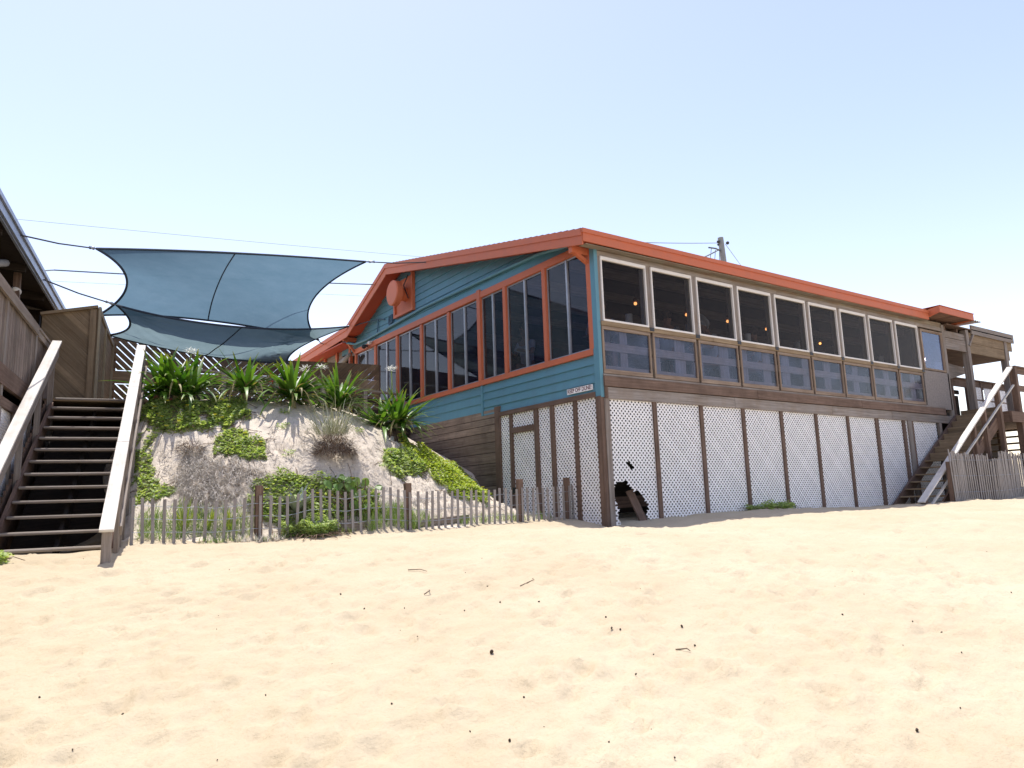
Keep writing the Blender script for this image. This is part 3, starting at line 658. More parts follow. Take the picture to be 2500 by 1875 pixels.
# the deck the stairs reach
PD=thing('patio_deck','wooden patio deck behind the lilies at the head of the left stairs','deck',T(0,5.2,2.2))
mb=MB()
DA,DB=Vector((-6.12,5.22,0)),Vector((-.06,6.85,0));dd_=(DB-DA).normalized();dn=Vector((-dd_.y,dd_.x,0));DL=(DB-DA).length
def dk(s_,n_,z_): return DA+dd_*s_+dn*n_+Vector((0,0,z_))
for k in range(40): mb.beam(dk(-.1 if k<2 else -.1,k*.15+.07,2.39),dk(DL-.1-k*.04,k*.15+.07,2.39),.143,.04)
mb.prism([T(-3.2,5.02,2.36),T(.15,5.02,2.36),T(.15,11,2.36),T(-3.2,11,2.36)],(0,0,.03))
mb.build('deck_boards',W_TAN,PD)
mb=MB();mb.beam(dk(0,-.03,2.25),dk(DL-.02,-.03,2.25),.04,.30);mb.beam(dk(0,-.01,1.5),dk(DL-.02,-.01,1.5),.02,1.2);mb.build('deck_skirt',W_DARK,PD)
# patio guard rail behind the lilies
GRL=thing('patio_guard_rail','dark plank guard rail on the patio between the lilies and the slat screen','railing',(-3,6,2.4))
mb=MB();mb.beam(dk(.3,.12,3.10),dk(DL-.05,.12,3.10),.12,.04);mb.build('top_rail',W_GREY,GRL)
for z in (2.86,2.60): MB().beam(dk(.3,.14,z),dk(DL-.05,.14,z),.03,.14).build('rail_board',W_DARK,GRL)
for k in range(6): MB().beam(dk(.35+k*1.16,.09,2.4),dk(.35+k*1.16,.09,3.08),.09,.09,(0,1,0)).build('rail_post',W_GREY,GRL)
# privacy screen
PS=thing('privacy_screen','tan diagonal board privacy screen at the head of the left stairs','privacy screen',T(-.55,6.2,2.4))
# corner top (-6.87,6.02,4.22)
cx,cy=[q for q in (( -6.87-OX)*math.cos(OA)-(6.02-OY)*math.sin(OA),( -6.87-OX)*math.sin(OA)+(6.02-OY)*math.cos(OA))]
zt=4.22
mb=MT();wd=.85;rect=[(0,0),(wd,0),(wd,zt-2.41),(0,zt-2.41-.20)]
# diagonal boards, clipped to the slanting panel
def clipconv(poly,conv):
    for i in range(len(conv)):
        (x1,y1),(x2,y2)=conv[i],conv[(i+1)%len(conv)];out=[]
        g=lambda p:(x2-x1)*(p[1]-y1)-(y2-y1)*(p[0]-x1)
        for j in range(len(poly)):
            a,b=poly[j],poly[(j+1)%len(poly)];da,db=g(a),g(b)
            if da>=0: out.append(a)
            if da*db<0: q=da/(da-db);out.append((a[0]+(b[0]-a[0])*q,a[1]+(b[1]-a[1])*q))
        poly=out
        if len(poly)<3: return None
    return poly
def diag(mb,conv,pitch,wid,to3,off,sgn=-1):
    xs=[p[0] for p in conv];ys=[p[1] for p in conv];H_=max(ys)-min(ys);c=min(xs)-H_-pitch
    while c<max(xs)+H_+pitch:
        # strip goes down to the right for sgn=-1
        y0,y1=min(ys)-.1,max(ys)+.1
        if sgn<0: P=[(c+(y1-y0),y0),(c+(y1-y0)+wid,y0),(c+wid,y1),(c,y1)]
        else: P=[(c,y0),(c+wid,y0),(c+wid+(y1-y0),y1),(c+(y1-y0),y1)]
        q=clipconv(P,conv)
        if q:
            n=len(mb.v);mb.prism([to3(a,b) for a,b in q],off)
            # run the grain along the board
            m_=len(q);st=len(mb.uv)-(2*m_+4*m_);o=rnd.random()*40
            for i_,(a,b) in enumerate(q):
                uvp=(o+(a*.7-sgn*-b*.7),o+(a*.7+sgn*-b*.7)); mb.uv[st+i_]=uvp;mb.uv[st+m_+(m_-1-i_)]=uvp
        c+=pitch
to3=lambda a,b:T(cx-wd+a,cy,2.41+b)
diag(mb,rect,.155,.151,to3,T(0,.02)-T(0,0));mb.prism([to3(a,b)+(T(0,.025)-T(0,0)) for a,b in rect],T(0,.01)-T(0,0));mb.build('diagonal_boards',W_TAN,PS)
mb=MT();mb.beam(T(cx-wd-.02,cy-.02,zt-.20),T(cx+.02,cy-.02,zt+.0),.10,.05);mb.b(cx-.10,cx+.0,cy-.04,cy-.0,2.41,zt-.05);mb.build('screen_frame',W_TAN,PS)
LY=3.1
mb=MT();mb.b(cx+.002,cx+.03,cy,cy+LY,2.41,zt-.02);mb.build('side_boards',W_TAN,PS)
mb=MT();mb.b(cx+.03,cx+.07,cy-.04,cy+.10,2.41,zt);mb.b(cx+.03,cx+.07,cy+LY-.1,cy+LY,2.41,zt);mb.b(cx+.03,cx+.06,cy+.1,cy+LY-.1,zt-.1,zt);mb.b(cx+.03,cx+.06,cy+1.3,cy+1.4,2.41,zt-.1);mb.build('side_frame',wood('pale frame wood',(.22,.18,.12),(.40,.34,.24)),PS)
# slat screen across the back of the patio
SS=thing('slat_screen','brown diagonal slat screen fence with bright gaps across the back of the patio','slat screen',T(cx,cy+LY,2.4))
YB=cy+LY+.05;X0=cx+.05
def panel(x0,x1,z0,z1,sgn,pitch,wid,mat=W_TAN,name='slat_panel'):
    mb=MT();conv=[(0,0),(x1-x0,0),(x1-x0,z1-z0),(0,z1-z0)]
    diag(mb,conv,pitch,wid,lambda a,b:T(x0+a,YB,z0+b),T(0,.02)-T(0,0),sgn);return mb.build(name,mat,SS)
SL=wood('brown slat wood',(.13,.085,.05),(.26,.18,.11),tint=(.08,.05,.03))
xm=X0+2.3;XE_=X0+6.0
panel(X0,xm,3.62,4.33,-1,.168,.139,SL);panel(X0,xm,2.62,3.30,-1,.168,.139,SL)
panel(xm,XE_,3.62,4.02,1,.19,.183,SL);panel(xm,XE_,2.62,3.30,1,.19,.18,SL)
mb=MT();mb.b(X0,xm,YB-.01,YB+.03,3.32,3.60)
conv=[(0,0),(XE_-xm,0),(XE_-xm,.3),(0,.3)];diag(mb,conv,.19,.185,lambda a,b:T(xm+a,YB,3.31+b),T(0,.02)-T(0,0),1)
mb.build('band_board',W_TAN,SS)
mb=MT()
for x in (X0,X0+1.2,xm,X0+4.2,XE_): mb.b(x-.05,x+.05,YB+.03,YB+.12,2.4,4.36 if x<xm-.1 else 4.02)
mb.b(X0,xm,YB+.03,YB+.07,4.28,4.36);mb.b(xm,XE_,YB+.03,YB+.07,3.94,4.02);mb.b(X0,XE_,YB+.03,YB+.07,2.55,2.64);mb.build('screen_frame',W_BROWN,SS)
# decorations on the slat screen
bf=thing('butterfly_ornament','red metal butterfly hung on the slat screen above the lilies','ornament',T(X0+3.6,YB-.1,3.3))
mb=MT()
for s_ in (1,-1):
    mb.prism([T(X0+3.6,YB-.08,3.45),T(X0+3.6+s_*.28,YB-.12,3.72),T(X0+3.6+s_*.30,YB-.12,3.45),T(X0+3.6+s_*.10,YB-.1,3.38)],(0,-.01,0));mb.prism([T(X0+3.6,YB-.08,3.42),T(X0+3.6+s_*.2,YB-.12,3.35),T(X0+3.6+s_*.16,YB-.12,3.08),T(X0+3.6+s_*.03,YB-.1,3.25)],(0,-.01,0))
mb.build('wings',plain('red enamel',(.55,.03,.03),.5),bf);MT().b(X0+3.58,X0+3.62,YB-.12,YB-.08,3.1,3.6).build('body',DARKMETAL,bf)
rg=thing('rope_ring_ornament','pale rope ring hung on the slat screen left of the butterfly','ornament',T(X0+2.9,YB-.06,3.6))
mb=MT();mb.tube([T(X0+2.95+.2*math.cos(t*.3),YB-.06,3.62+.2*math.sin(t*.3)) for t in range(22)],.018,6);mb.build('ring',plain('pale rope',(.45,.38,.25),.9),rg)
wr=thing('wreath_ornament','dark round wreath hung on the slat screen right of the butterfly','ornament',T(X0+4.7,YB-.06,3.4))
mb=MT();mb.tube([T(X0+4.7+.17*math.cos(t*.3),YB-.08,3.33+.17*math.sin(t*.3)) for t in range(22)],.06,7);mb.build('ring',plain('dark twigs',(.08,.03,.02),.9),wr)
gb=thing('glass_float','green glass float hanging at the landward corner of the restaurant roof','glass float',(-.5,14.6,4.9))
MB().sphere((-.5,14.6,4.72),.13).build('float',plain('green glass',(.05,.4,.28),.15),gb,True);mb=MB();mb.tube([(-.5,14.6,4.85),(-.45,14.6,5.1)],.01,5);mb.build('cord',ROPE,gb)
# terracotta pots and a bench on the patio
for i,(x,y,lb) in enumerate(((.35,6.3,'reddish planter on the deck just right of the privacy screen'),(1.0,7.2,'brown planter stack on the deck behind the handrail top'))):
    p=thing('flower_planter',lb,'planter',T(x,y,2.41));q=T(x,y,2.41)
    mb=MB();mb.tube([q,q+Vector((0,0,.22)),q+Vector((0,0,.26))],[.14,.2,.22],16);mb.build('pot',plain('terracotta',(.28,.10,.06),.85),p,True)
    mb=MB()
    for k in range(50):
        a=rnd.random()*6.28;r=rnd.random()*.2;h=.26+rnd.random()*.16;c=q+Vector((math.cos(a)*r,math.sin(a)*r,h));mb.face([c,c+Vector((.05,0,.02)),c+Vector((.04,.04,.05)),c+Vector((0,.03,.04))])
    mb.build('flowers',leafmat('coral petals',(.5,.12,.08),(.3,.05,.04)),p)
# ------------------------------------------------------------------ building on the left edge
LBD=thing('beach_bar_building','weathered dark building with railed deck and overhanging metal edged roof on the left','building',T(-1.6,3,0))
YE=8.2;ZE=4.62
def eline(y): return ZE
mb=MT();mb.prism([T(-1.64,-9,ZE+.02),T(-1.64,YE,ZE+.02),T(-6,YE,5.9),T(-6,-9,5.9)],(0,0,.06));mb.build('roof',METAL,LBD)
mb=MT();mb.b(-1.66,-1.63,-9,YE,ZE-.10,ZE+.07);mb.b(-1.625,-1.60,-9,YE+.01,ZE+.03,ZE+.10);mb.b(-1.70,-1.665,-9,YE,ZE-.13,ZE-.10);mb.build('roof_edge',METAL,LBD)
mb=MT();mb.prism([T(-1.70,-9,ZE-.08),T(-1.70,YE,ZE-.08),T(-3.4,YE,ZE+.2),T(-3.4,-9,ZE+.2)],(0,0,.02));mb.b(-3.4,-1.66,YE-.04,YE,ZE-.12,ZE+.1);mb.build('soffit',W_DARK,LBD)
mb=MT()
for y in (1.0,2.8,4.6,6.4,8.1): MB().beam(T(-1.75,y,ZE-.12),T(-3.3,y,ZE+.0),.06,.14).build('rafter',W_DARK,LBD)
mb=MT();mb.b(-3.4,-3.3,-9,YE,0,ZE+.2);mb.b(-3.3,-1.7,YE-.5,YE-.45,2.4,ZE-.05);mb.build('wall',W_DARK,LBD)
mb=MT();mb.b(-3.3,-1.46,-9,6.0,2.36,2.41);mb.build('deck_floor',W_BROWN,LBD)
for y in (-3,-.5,2.0,4.15,6.2): MT().b(-1.53,-1.45,y-.05,y+.05,-.4,3.42).build('deck_post',W_GREY,LBD)
for y in (1.6,5.0,8.0): MT().b(-1.98,-1.88,y-.05,y+.05,2.4,ZE-.1).build('roof_post',W_BROWN,LBD)
mb=MT();mb.b(-1.54,-1.42,-9,4.1,3.38,3.42);mb.b(-1.455,-1.42,-9,4.1,3.27,3.38);mb.beam(T(-1.48,4.2,3.40),T(-1.48,6.2,3.40),.12,.04);mb.beam(T(-1.45,4.2,3.32),T(-1.45,6.2,3.32),.03,.1);mb.build('deck_rail',wood('tan rail wood',(.20,.155,.12),(.36,.30,.245)),LBD)
mb=MT();y=-9
while y<6.1:
    if abs(y-4.1)>.07: mb.b(-1.50,-1.475,y,y+.13,2.42,3.30)
    y+=.155
mb.build('rail_boards',wood('greyed rail boards',(.18,.14,.115),(.34,.27,.225),tint=(.10,.07,.05)),LBD)
mb=MT();mb.b(-1.50,-1.44,-9,6.1,2.14,2.40);mb.b(-1.475,-1.44,-9,4.1,1.86,1.99);mb.build('deck_beam',W_BROWN,LBD)
for k in range(-4,3):
    y0=k*1.22+1.65
    lattice(T(-1.48,y0,-.3),T(0,1)-T(0,0),(0,0,1),T(1,0)-T(0,0),1.17,2.16).build('lattice_panel',WHITE,LBD)
mb=MT()
for y in (-1,.2,1.6,2.82,4.05): MT().b(-1.475,-1.44,y-.035,y+.035,-.3,1.86).build('lattice_batten',W_GREY,LBD)
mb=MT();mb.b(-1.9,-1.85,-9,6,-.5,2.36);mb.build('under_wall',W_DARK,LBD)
# flood lamps and rolled tarps under that roof
for i,(y,x,z,lb) in enumerate(((7.4,-1.95,4.1,'pale round floodlight under the far end of the left roof'),(5.1,-2.0,4.28,'pale floodlight under the middle of the left roof'))):
    f=thing('floodlight',lb,'floodlight',T(x,y,z));q=T(x,y,z)
    mb=MB();d=(T(.5,-1)-T(0,0)).normalized();mb.tube([q,q+d*.10+Vector((0,0,-.05)),q+d*.15+Vector((0,0,-.1))],[.03,.06,.085],14);mb.build('lamp_head',OFFWHITE,f,True)
    mb=MB();mb.tube([q,q+Vector((0,0,.3))],.02,6);mb.build('bracket',DARKMETAL,f)
TARP=plain('grey tarp',(.30,.27,.23),.8,0,.25,5,.4)
rt=thing('rolled_tarp','rolled grey tarp tied under the left roof above the railing','rolled tarp',T(-1.9,3,4.3))
mb=MB();mb.tube([T(-2.0,2.0,4.32),T(-1.98,2.8,4.12),T(-1.95,3.4,4.18),T(-1.9,3.9,4.35)],.06,8);mb.build('tarp',TARP,rt,True)
rt=thing('rolled_awning','rolled canvas awning hanging below the red rake over the side porch','rolled awning',(-.25,11,4.9))
mb=MB();mb.tube([(-.2,10.2,4.72),(-.22,10.8,4.52),(-.22,11.6,4.40),(-.22,12.6,4.40),(-.22,13.1,4.45)],[.05,.10,.09,.06,.03],8);mb.build('canvas',TARP,rt,True)
rt=thing('rolled_awning','short rolled canvas awning near the landward corner of the red rake','rolled awning',(-.25,13.6,4.9))
mb=MB();mb.tube([(-.2,13.2,4.75),(-.22,13.6,4.55),(-.22,14.2,4.38),(-.22,14.8,4.36)],[.04,.09,.08,.03],8);mb.build('canvas',TARP,rt,True)
# ------------------------------------------------------------------ shade sails
CP=Vector((-8.237,-9.035,.392))
def cloth(name,c1,c2,dens=.72):
    mt=bpy.data.materials.new(name);mt.use_nodes=True;t=mt.node_tree;t.nodes.clear();out=N(t,'ShaderNodeOutputMaterial')
    tc=N(t,'ShaderNodeTexCoord');mp=N(t,'ShaderNodeMapping');mp.inputs['Scale'].default_value=(1.2,1.2,5);t.links.new(tc.outputs['Object'],mp.inputs[0])
    n=noise_(t,1.2,6,mp.outputs[0],.7);col=ramp(t,n,[(.3,c1),(.75,c2)])
    df=N(t,'ShaderNodeBsdfDiffuse');tl=N(t,'ShaderNodeBsdfTranslucent');tr=N(t,'ShaderNodeBsdfTransparent')
    t.links.new(col,df.inputs[0]);t.links.new(col,tl.inputs[0])
    m1=N(t,'ShaderNodeMixShader');m1.inputs[0].default_value=.82;t.links.new(df.outputs[0],m1.inputs[1]);t.links.new(tl.outputs[0],m1.inputs[2])
    m2=N(t,'ShaderNodeMixShader');m2.inputs[0].default_value=dens;t.links.new(tr.outputs[0],m2.inputs[1]);t.links.new(m1.outputs[0],m2.inputs[2]);t.links.new(m2.outputs[0],out.inputs[0]);return mt
def bez(a,m,b,t): # passes through m at t=.5
    c=m*2-(a+b)*.5; return a*(1-t)**2+c*2*t*(1-t)+b*t*t
def sail(name,label,cn,mids,mat,ropes,seam=True,sag=.0):
    a,b,c,d=[Vector(p) for p in cn];mt_,mr,mb_,ml=[Vector(p) for p in mids]
    th=thing(name,label,'shade sail',tuple((a+b+c+d)/4),'shade sails over the patio')
    n=48;mb=MB();g=[]
    cen=(a+b+c+d)/4
    for i in range(n+1):
        v=i/n;row=[]
        for j in range(n+1):
            u=j/n
            top=bez(a,mt_,b,u);bot=bez(d,mb_,c,u);lf=bez(a,ml,d,v);rt_=bez(b,mr,c,v)
            P=(1-v)*top+v*bot+(1-u)*lf+u*rt_-((1-u)*(1-v)*a+u*(1-v)*b+(1-u)*v*d+u*v*c)
            for q_ in (a,b,c,d):
                dq=P-q_;ds=dq.length
                if .05<ds<3: P.z+=.04*min(1,9*min(u,1-u,v,1-v))*math.exp(-ds/1.0)*min(1,ds*2)*math.sin(math.atan2(dq.y,dq.x)*24)
            row.append(P)
        g.append(row)
    for i in range(n):
        for j in range(n): mb.face([g[i][j],g[i][j+1],g[i+1][j+1],g[i+1][j]])
    o=mb.build('cloth',mat,th);bm=bmesh.new();bm.from_mesh(o.data);bmesh.ops.remove_doubles(bm,verts=bm.verts,dist=.0005);bm.to_mesh(o.data);bm.free();o.data.polygons.foreach_set('use_smooth',[True]*len(o.data.polygons))
    mb=MB()
    for L in (g[0],[r[-1] for r in g],g[-1],[r[0] for r in g]): mb.tube(L,.022 if seam else .008,6)
    if seam: mb.tube([r[n//2] for r in g],.014,5)
    mb.build('edge_webbing',plain('dark webbing',(.03,.04,.06),.8),th)
    for p,q in ropes:
        rp=MB().tube([Vector(p),(Vector(p)+Vector(q))/2-Vector((0,0,.03)),Vector(q)],.013,6).build('tie_rope',ROPE,th)
        e_=(Vector(q)-Vector(p)).normalized();MB().tube([Vector(p)+e_*.06,Vector(p)+e_*.10,Vector(p)+e_*.14,Vector(p)+e_*.20],[.02,.035,.02,.032],8).build('shackle',METAL,rp,True)
CL1=cloth('blue shade cloth',(.064,.115,.155),(.086,.14,.185),.985)
CL2=cloth('grey green shade cloth',(.10,.145,.16),(.13,.18,.195),.985)
sail('shade_sail','large blue grey shade sail, the higher and nearer of the two',[(-6.987,5.518,5.171),(-1.572,5.989,5.975),(-1.653,8.784,4.711),(-6.743,7.127,4.338)],[(-4.428,6.081,5.708),(-2.280,7.492,5.324),(-4.712,7.029,4.457),(-6.401,6.053,4.770)],CL1,[((-6.987,5.518,5.171),(-8.231,3.652,4.600)),((-1.572,5.989,5.975),(-0.460,5.166,5.907)),((-1.653,8.784,4.711),(-0.460,11.565,5.265)),((-6.743,7.127,4.338),(-6.834,6.595,4.219))],True,0)
sail('shade_sail','lower grey green shade sail tied along the red restaurant rake',[(-6.520,6.339,4.384),(-0.885,8.656,5.116),(-2.726,7.857,3.837),(-6.429,8.176,4.193)],[(-4.196,6.340,4.213),(-2.176,8.528,4.428),(-4.618,7.650,3.816),(-6.185,7.073,4.182)],CL2,[((-6.520,6.339,4.384),(-7.825,5.857,4.600)),((-0.885,8.656,5.116),(-0.460,9.593,5.393)),((-6.429,8.176,4.193),(-6.431,8.661,4.258)),((-2.726,7.857,3.837),(-0.460,14.721,5.267))],True,0)
# ------------------------------------------------------------------ sand fence in front of the dune
SF=thing('sand_fence','weathered slat and wire sand fence in front of the dune','fence',(-3.4,1.2,0))
fx=[p[0] for p in FENCE]
def fpt(x): return 1.519+(x+6.736)*(.831-1.519)/(6.738)
def gmin(x,y): return hz(x,y)
x=-6.75;i=0
posts=[-5.20,-3.02,-1.05,-.12]
dx0,dx1=.125,.098
pk=[]
while x<.0:
    if all(abs(x-p)>.055 for p in posts): pk.append(x)
    x+=dx0+(dx1-dx0)*(x+6.75)/6.75+rnd.uniform(-.008,.008)
tops=[]
for x in pk:
    y=fpt(x);z=gmin(x,y);h=.575+rnd.uniform(-.02,.02)+.03*math.sin(x*1.3);ln=rnd.uniform(-.018,.018)+.012*math.sin(x*2.1)
    MB().beam((x,y,z-.10),(x+ln,y+rnd.uniform(-.01,.01),z+h),.040,.012,(0,1,0)).build('picket',W_FENCE,SF)
    tops.append((x,y,z,h))
for x in posts:
    y=fpt(x)+.03;z=gmin(x,y);MB().box(x-.048,x+.048,y-.03,y+.05,z-.2,z+.70).build('fence_post',W_BROWN,SF,bevel=.004)
    MB().beam((x+.005,fpt(x)-.02,z-.05),(x+.005,fpt(x)-.02,z+.56),.036,.012,(0,1,0)).build('picket',W_FENCE,SF)
mb=MB()
for hh in (.13,.30,.47):
    mb.tube([(x,y-.011+.016*(i%2),z+hh*(h/.575)) for i,(x,y,z,h) in enumerate(tops)],.0035,5)
mb.build('fence_wire',METAL,SF)
# ------------------------------------------------------------------ right staircase and deck
RS=thing('deck_staircase','brown wooden staircase climbing beside the lattice wall at the right, with a sun bleached handrail','staircase',(10.5,-.65,0))
for k in range(14):
    x=8.72+.275*k;z=.10+.168*k
    MB().box(x,x+.27,-1.12,-.12,z-.035,z).build('tread',W_TAN,RS,bevel=.004)
mb=MB()
for k in range(14):
    x=8.72+.275*k;z=.10+.168*k
    if k>5: mb.box(x+.25,x+.265,-1.10,-.14,z,z+.133)
mb.build('riser_boards',W_TAN,RS)
for y in (-1.15,-.10): MB().beam((8.6,y,-.12),(12.45,y,2.23),.045,.25).build('stringer',W_BROWN,RS)
rr=lambda x:.18+.6135*(x-7.77)
mb=MB();mb.beam((7.70,-1.22,rr(7.70)),(9.75,-1.22,rr(9.75)),.15,.035);mb.beam((9.755,-1.22,rr(9.755)),(11.2,-1.22,rr(11.2)),.14,.035);mb.beam((11.205,-1.22,rr(11.205)),(13.1,-1.22,rr(13.1)),.14,.035);mb.build('handrail',W_PALE,RS,bevel=.004)
mb=MB();mb.beam((8.0,-1.28,rr(8.0)-.25),(13.0,-1.28,rr(13.0)-.42),.045,.035);mb.build('lower_rail',W_PALE,RS)
for x,wdt in ((7.83,.12),(9.15,.16),(10.55,.10),(11.2,.1),(12.1,.12)):
    MB().box(x-wdt/2,x+wdt/2,-1.27,-1.17,-.3 if x<10 else 0,rr(x)-.03).build('rail_post',W_BROWN,RS)
OD=thing('ocean_deck','raised wooden deck with plank rails and lattice infill at the far right','deck',(14.5,0,0))
mb=MB();
for k in range(42): mb.box(12.5+k*.15,12.5+k*.15+.143,-1.3,5,2.24,2.28)
mb.build('deck_boards',W_BROWN,OD)
mb=MB();mb.box(12.45,17.6,-1.36,-1.31,2.0,2.27);mb.box(12.46,12.5,-1.3,-.1,2.0,2.27);mb.build('deck_beam',W_BROWN,OD)
for x in (13.15,14.4,16.0,17.4): MB().box(x-.07,x+.07,-1.33,-1.19,0,3.44).build('deck_post',W_BROWN,OD)
for x in (13.6,15.1,16.8): MB().box(x-.06,x+.06,.6,.72,0,2.24).build('deck_post',W_BROWN,OD)
mb=MB();mb.box(13.1,17.6,-1.34,-1.19,3.44,3.48);mb.box(13.2,17.6,-1.30,-1.27,3.28,3.44);mb.box(13.2,17.6,-1.30,-1.27,2.82,2.98);mb.build('deck_rail',W_BROWN,OD)
# rail with lattice infill on the far side of the stair head
mb=MB();mb.box(13.9,18.4,.55,.67,3.52,3.56);mb.box(13.9,18.4,.60,.63,3.30,3.52);mb.box(14.9,18.4,.60,.63,2.94,3.0);mb.box(14.9,18.4,.60,.63,2.50,2.58);mb.build('deck_rail',W_BROWN,OD)
for x in (13.95,14.95,15.8,16.65,17.5,18.35): MB().box(x-.05,x+.05,.58,.68,2.28,3.52).build('deck_post',W_BROWN,OD)
for x0 in (15.05,15.9,16.75,17.6):
    o=lattice((x0,.57,2.58),(1,0,0),(0,0,1),(0,-1,0),.65,.36,None,.11,.05);o.build('lattice_panel',WHITE,OD)
    o=lattice((x0,.57,2.98),(1,0,0),(0,0,1),(0,-1,0),.65,.36,None,.11,.05);o.build('lattice_panel',WHITE,OD)
mb=MB();mb.prism([(12.5,.35,3.32),(13.2,.35,3.38),(14.45,.35,3.66),(14.45,.35,3.80),(13.2,.35,3.86),(12.5,.35,3.84)],(0,.03,0));mb.build('side_board',W_GREY,OD)
mb=MB();mb.box(12.7,14.95,.9,.94,2.28,3.10);mb.box(12.7,14.95,.86,.9,3.14,3.26);mb.box(12.5,18.2,1.1,1.14,-.2,2.2);mb.build('back_boards',W_DARK,OD)
# low flight under that deck
LF=thing('short_staircase','short flight with a cream stringer under the right hand deck','staircase',(15.2,.3,1.2))
mb=MB();mb.beam((14.3,-.75,1.05),(15.6,-.75,2.2),.04,.26);mb.build('stringer',CREAM,LF)
for k in range(5): MB().box(14.5+.26*k,14.8+.26*k,-.72,.4,1.18+.2*k,1.22+.2*k).build('tread',W_TAN,LF)
# pavilion
PV=thing('deck_pavilion','weathered post and beam pavilion roof over the right hand deck','pavilion',(15.2,.5,2.3))
for x,y in ((13.70,.0),(16.15,.0),(13.9,3.6),(16.5,3.6)): MB().box(x-.08,x+.08,y-.08,y+.08,2.28,4.75).build('post',W_GREY,PV)
mb=MB();mb.prism([(13.95,-.10,4.66),(16.72,-.10,4.66),(16.72,-.10,4.92),(13.95,-.10,4.92)],(0,.035,0));mb.build('fascia_board',W_GREY,PV)
mb=MB();mb.box(13.85,16.62,-.06,-.02,4.41,4.695);mb.box(13.78,16.40,-.05,-.0,4.12,4.405);mb.build('beam_boards',W_TAN,PV)
mb=MB();mb.box(12.6,16.35,.01,2.9,4.14,4.18);mb.build('ceiling_boards',W_BROWN,PV)
mb=MB();mb.box(12.45,13.62,-.04,.0,4.12,4.42);mb.box(12.45,13.62,-.03,.01,4.44,4.62);mb.build('tie_boards',W_GREY,PV)
mb=MB();
for k in range(6): mb.box(12.6+k*.72,12.66+k*.72,.02,4.2,4.62,4.76)
mb.box(12.5,16.6,.05,.1,4.15,4.3);mb.box(12.5,16.6,2.0,2.08,4.2,4.34);mb.build('rafter',W_BROWN,PV)
mb=MB();mb.prism([(12.5,-.10,4.77),(16.6,-.10,4.77),(16.6,4.4,4.9),(12.5,4.4,4.9)],(0,0,.03));mb.build('roof_boards',W_BROWN,PV)
mb=MB();mb.box(12.5,16.6,1.4,1.45,3.95,4.75);mb.build('back_fascia',W_BROWN,PV)
mb=MB();n=22
for k in range(n):
    xa=12.75+k*.065;za=4.98+.03*(k%2);mb.face([(xa,-.28,za),(xa+.065,-.28,4.98+.03*((k+1)%2)),(xa+.065,2.2,5.06+.03*((k+1)%2)),(xa,2.2,5.06+.03*(k%2))])
mb.build('corrugated_sheet',sheet('milky corrugated plastic',.3,.02,.6,(.75,.72,.55),.3),PV)
mb=MB();mb.beam((13.72,-.05,4.3),(14.05,-.05,4.66),.05,.12,(0,1,0));mb.build('knee_brace',W_GREY,PV)
# dense sand fence at the right
DF=thing('sand_fence','densely packed grey slat sand fence in front of the right staircase','fence',(11,-1.5,0))
x=8.66;i=0;tp=[]
while x<12.95:
    y=-1.5+.05*math.sin(x*2.2)+(.02 if i%2 else 0);z=hz(x,y);h=1.10+rnd.uniform(-.05,.04)-.08*abs(math.sin(x*1.1)) - (.12 if 10.4<x<10.9 else 0)
    MB().beam((x,y,z-.1),(x-.03+rnd.uniform(-.035,.02),y+rnd.uniform(-.02,.02),z+h),.043,.011,(0,1,0)).build('picket',W_FENCE,DF)
    tp.append((x,y,z,h));x+=rnd.uniform(.040,.048);i+=1
mb=MB()
for hh in (.2,.55,.9): mb.tube([(a-.015*hh,b-.014,c+hh) for a,b,c,d in tp[::3]],.004,5)
mb.build('fence_wire',METAL,DF)
MB().box(8.60,8.70,-1.47,-1.39,-.3,.98).build('fence_post',W_BROWN,DF)
# ------------------------------------------------------------------ utility pole and wires beyond the roof
UP=thing('utility_pole','grey utility pole with wires rising beyond the restaurant roof','utility pole',(15.55,9.35,1.5))
mb=MB();mb.tube([(15.9,9.3,1.5),(15.60,9.33,9.4),(15.5,9.34,10.86)],.13,12,.115);mb.build('pole',wood('grey pole wood',(.22,.23,.23),(.36,.37,.36),tint=(.2,.2,.2)),UP)
mb=MB();mb.tube([(15.45,9.37,10.3),(14.6,8.9,10.1),(13.8,8.6,9.9)],.03,6);mb.sphere((14.9,9.0,10.35),.05);mb.sphere((15.75,9.2,10.64),.07);mb.sphere((15.3,9.3,10.64),.07)
for k in range(3): mb.tube([(15.2-.25*k,9.2,10.2),(15.15-.3*k,9.2,9.85-.1*k),(15.35-.2*k,9.25,9.5)],.012,5)
mb.build('hardware',DARKMETAL,UP)
def wire(lb,pts,r=.02):
    o=MB().tube(pts,r,5).build('overhead_wire',plain('wire',(.16,.17,.18),.8),None);return tag(o,lb,'wire')
def sagw(a,b,s,n=12):
    a=Vector(a);b=Vector(b);return [a.lerp(b,i/n)-Vector((0,0,s*4*(i/n)*(1-i/n))) for i in range(n+1)]
wire('thin wire running left from the top of the utility pole',sagw((15.4,9.34,10.62),(4,5.5,7.4),.05),.012)
wire('thicker twisted service cable hanging left from the utility pole',sagw((15.4,9.37,10.35),(9.5,6.6,7.9),.1),.028)
wire('thin guy wire running down to the right of the utility pole',sagw((15.7,9.27,10.6),(24.4,15,12.76-.0),.0),.012)
wire('faint high power line crossing the sky above the shade sails',sagw((-46,32.6,12.3),(45,44.5,24.0),.5,24),.012)
wire('wavy dark cable behind the blue shade sail, from the left roof to the restaurant rake',[(-7.85,5.9,4.72)]+sagw((-7.239,25.562,10.191),(-4.279,23.519,9.907),.05,4)[:0]+sagw((-7.5,8,5.40),(-.47,8.0,6.14),.03,10),.014)
wire('faint distant line low over the right end of the lower sail',sagw((-30,40,12.0),(40,40,18.5),.1,6),.010)
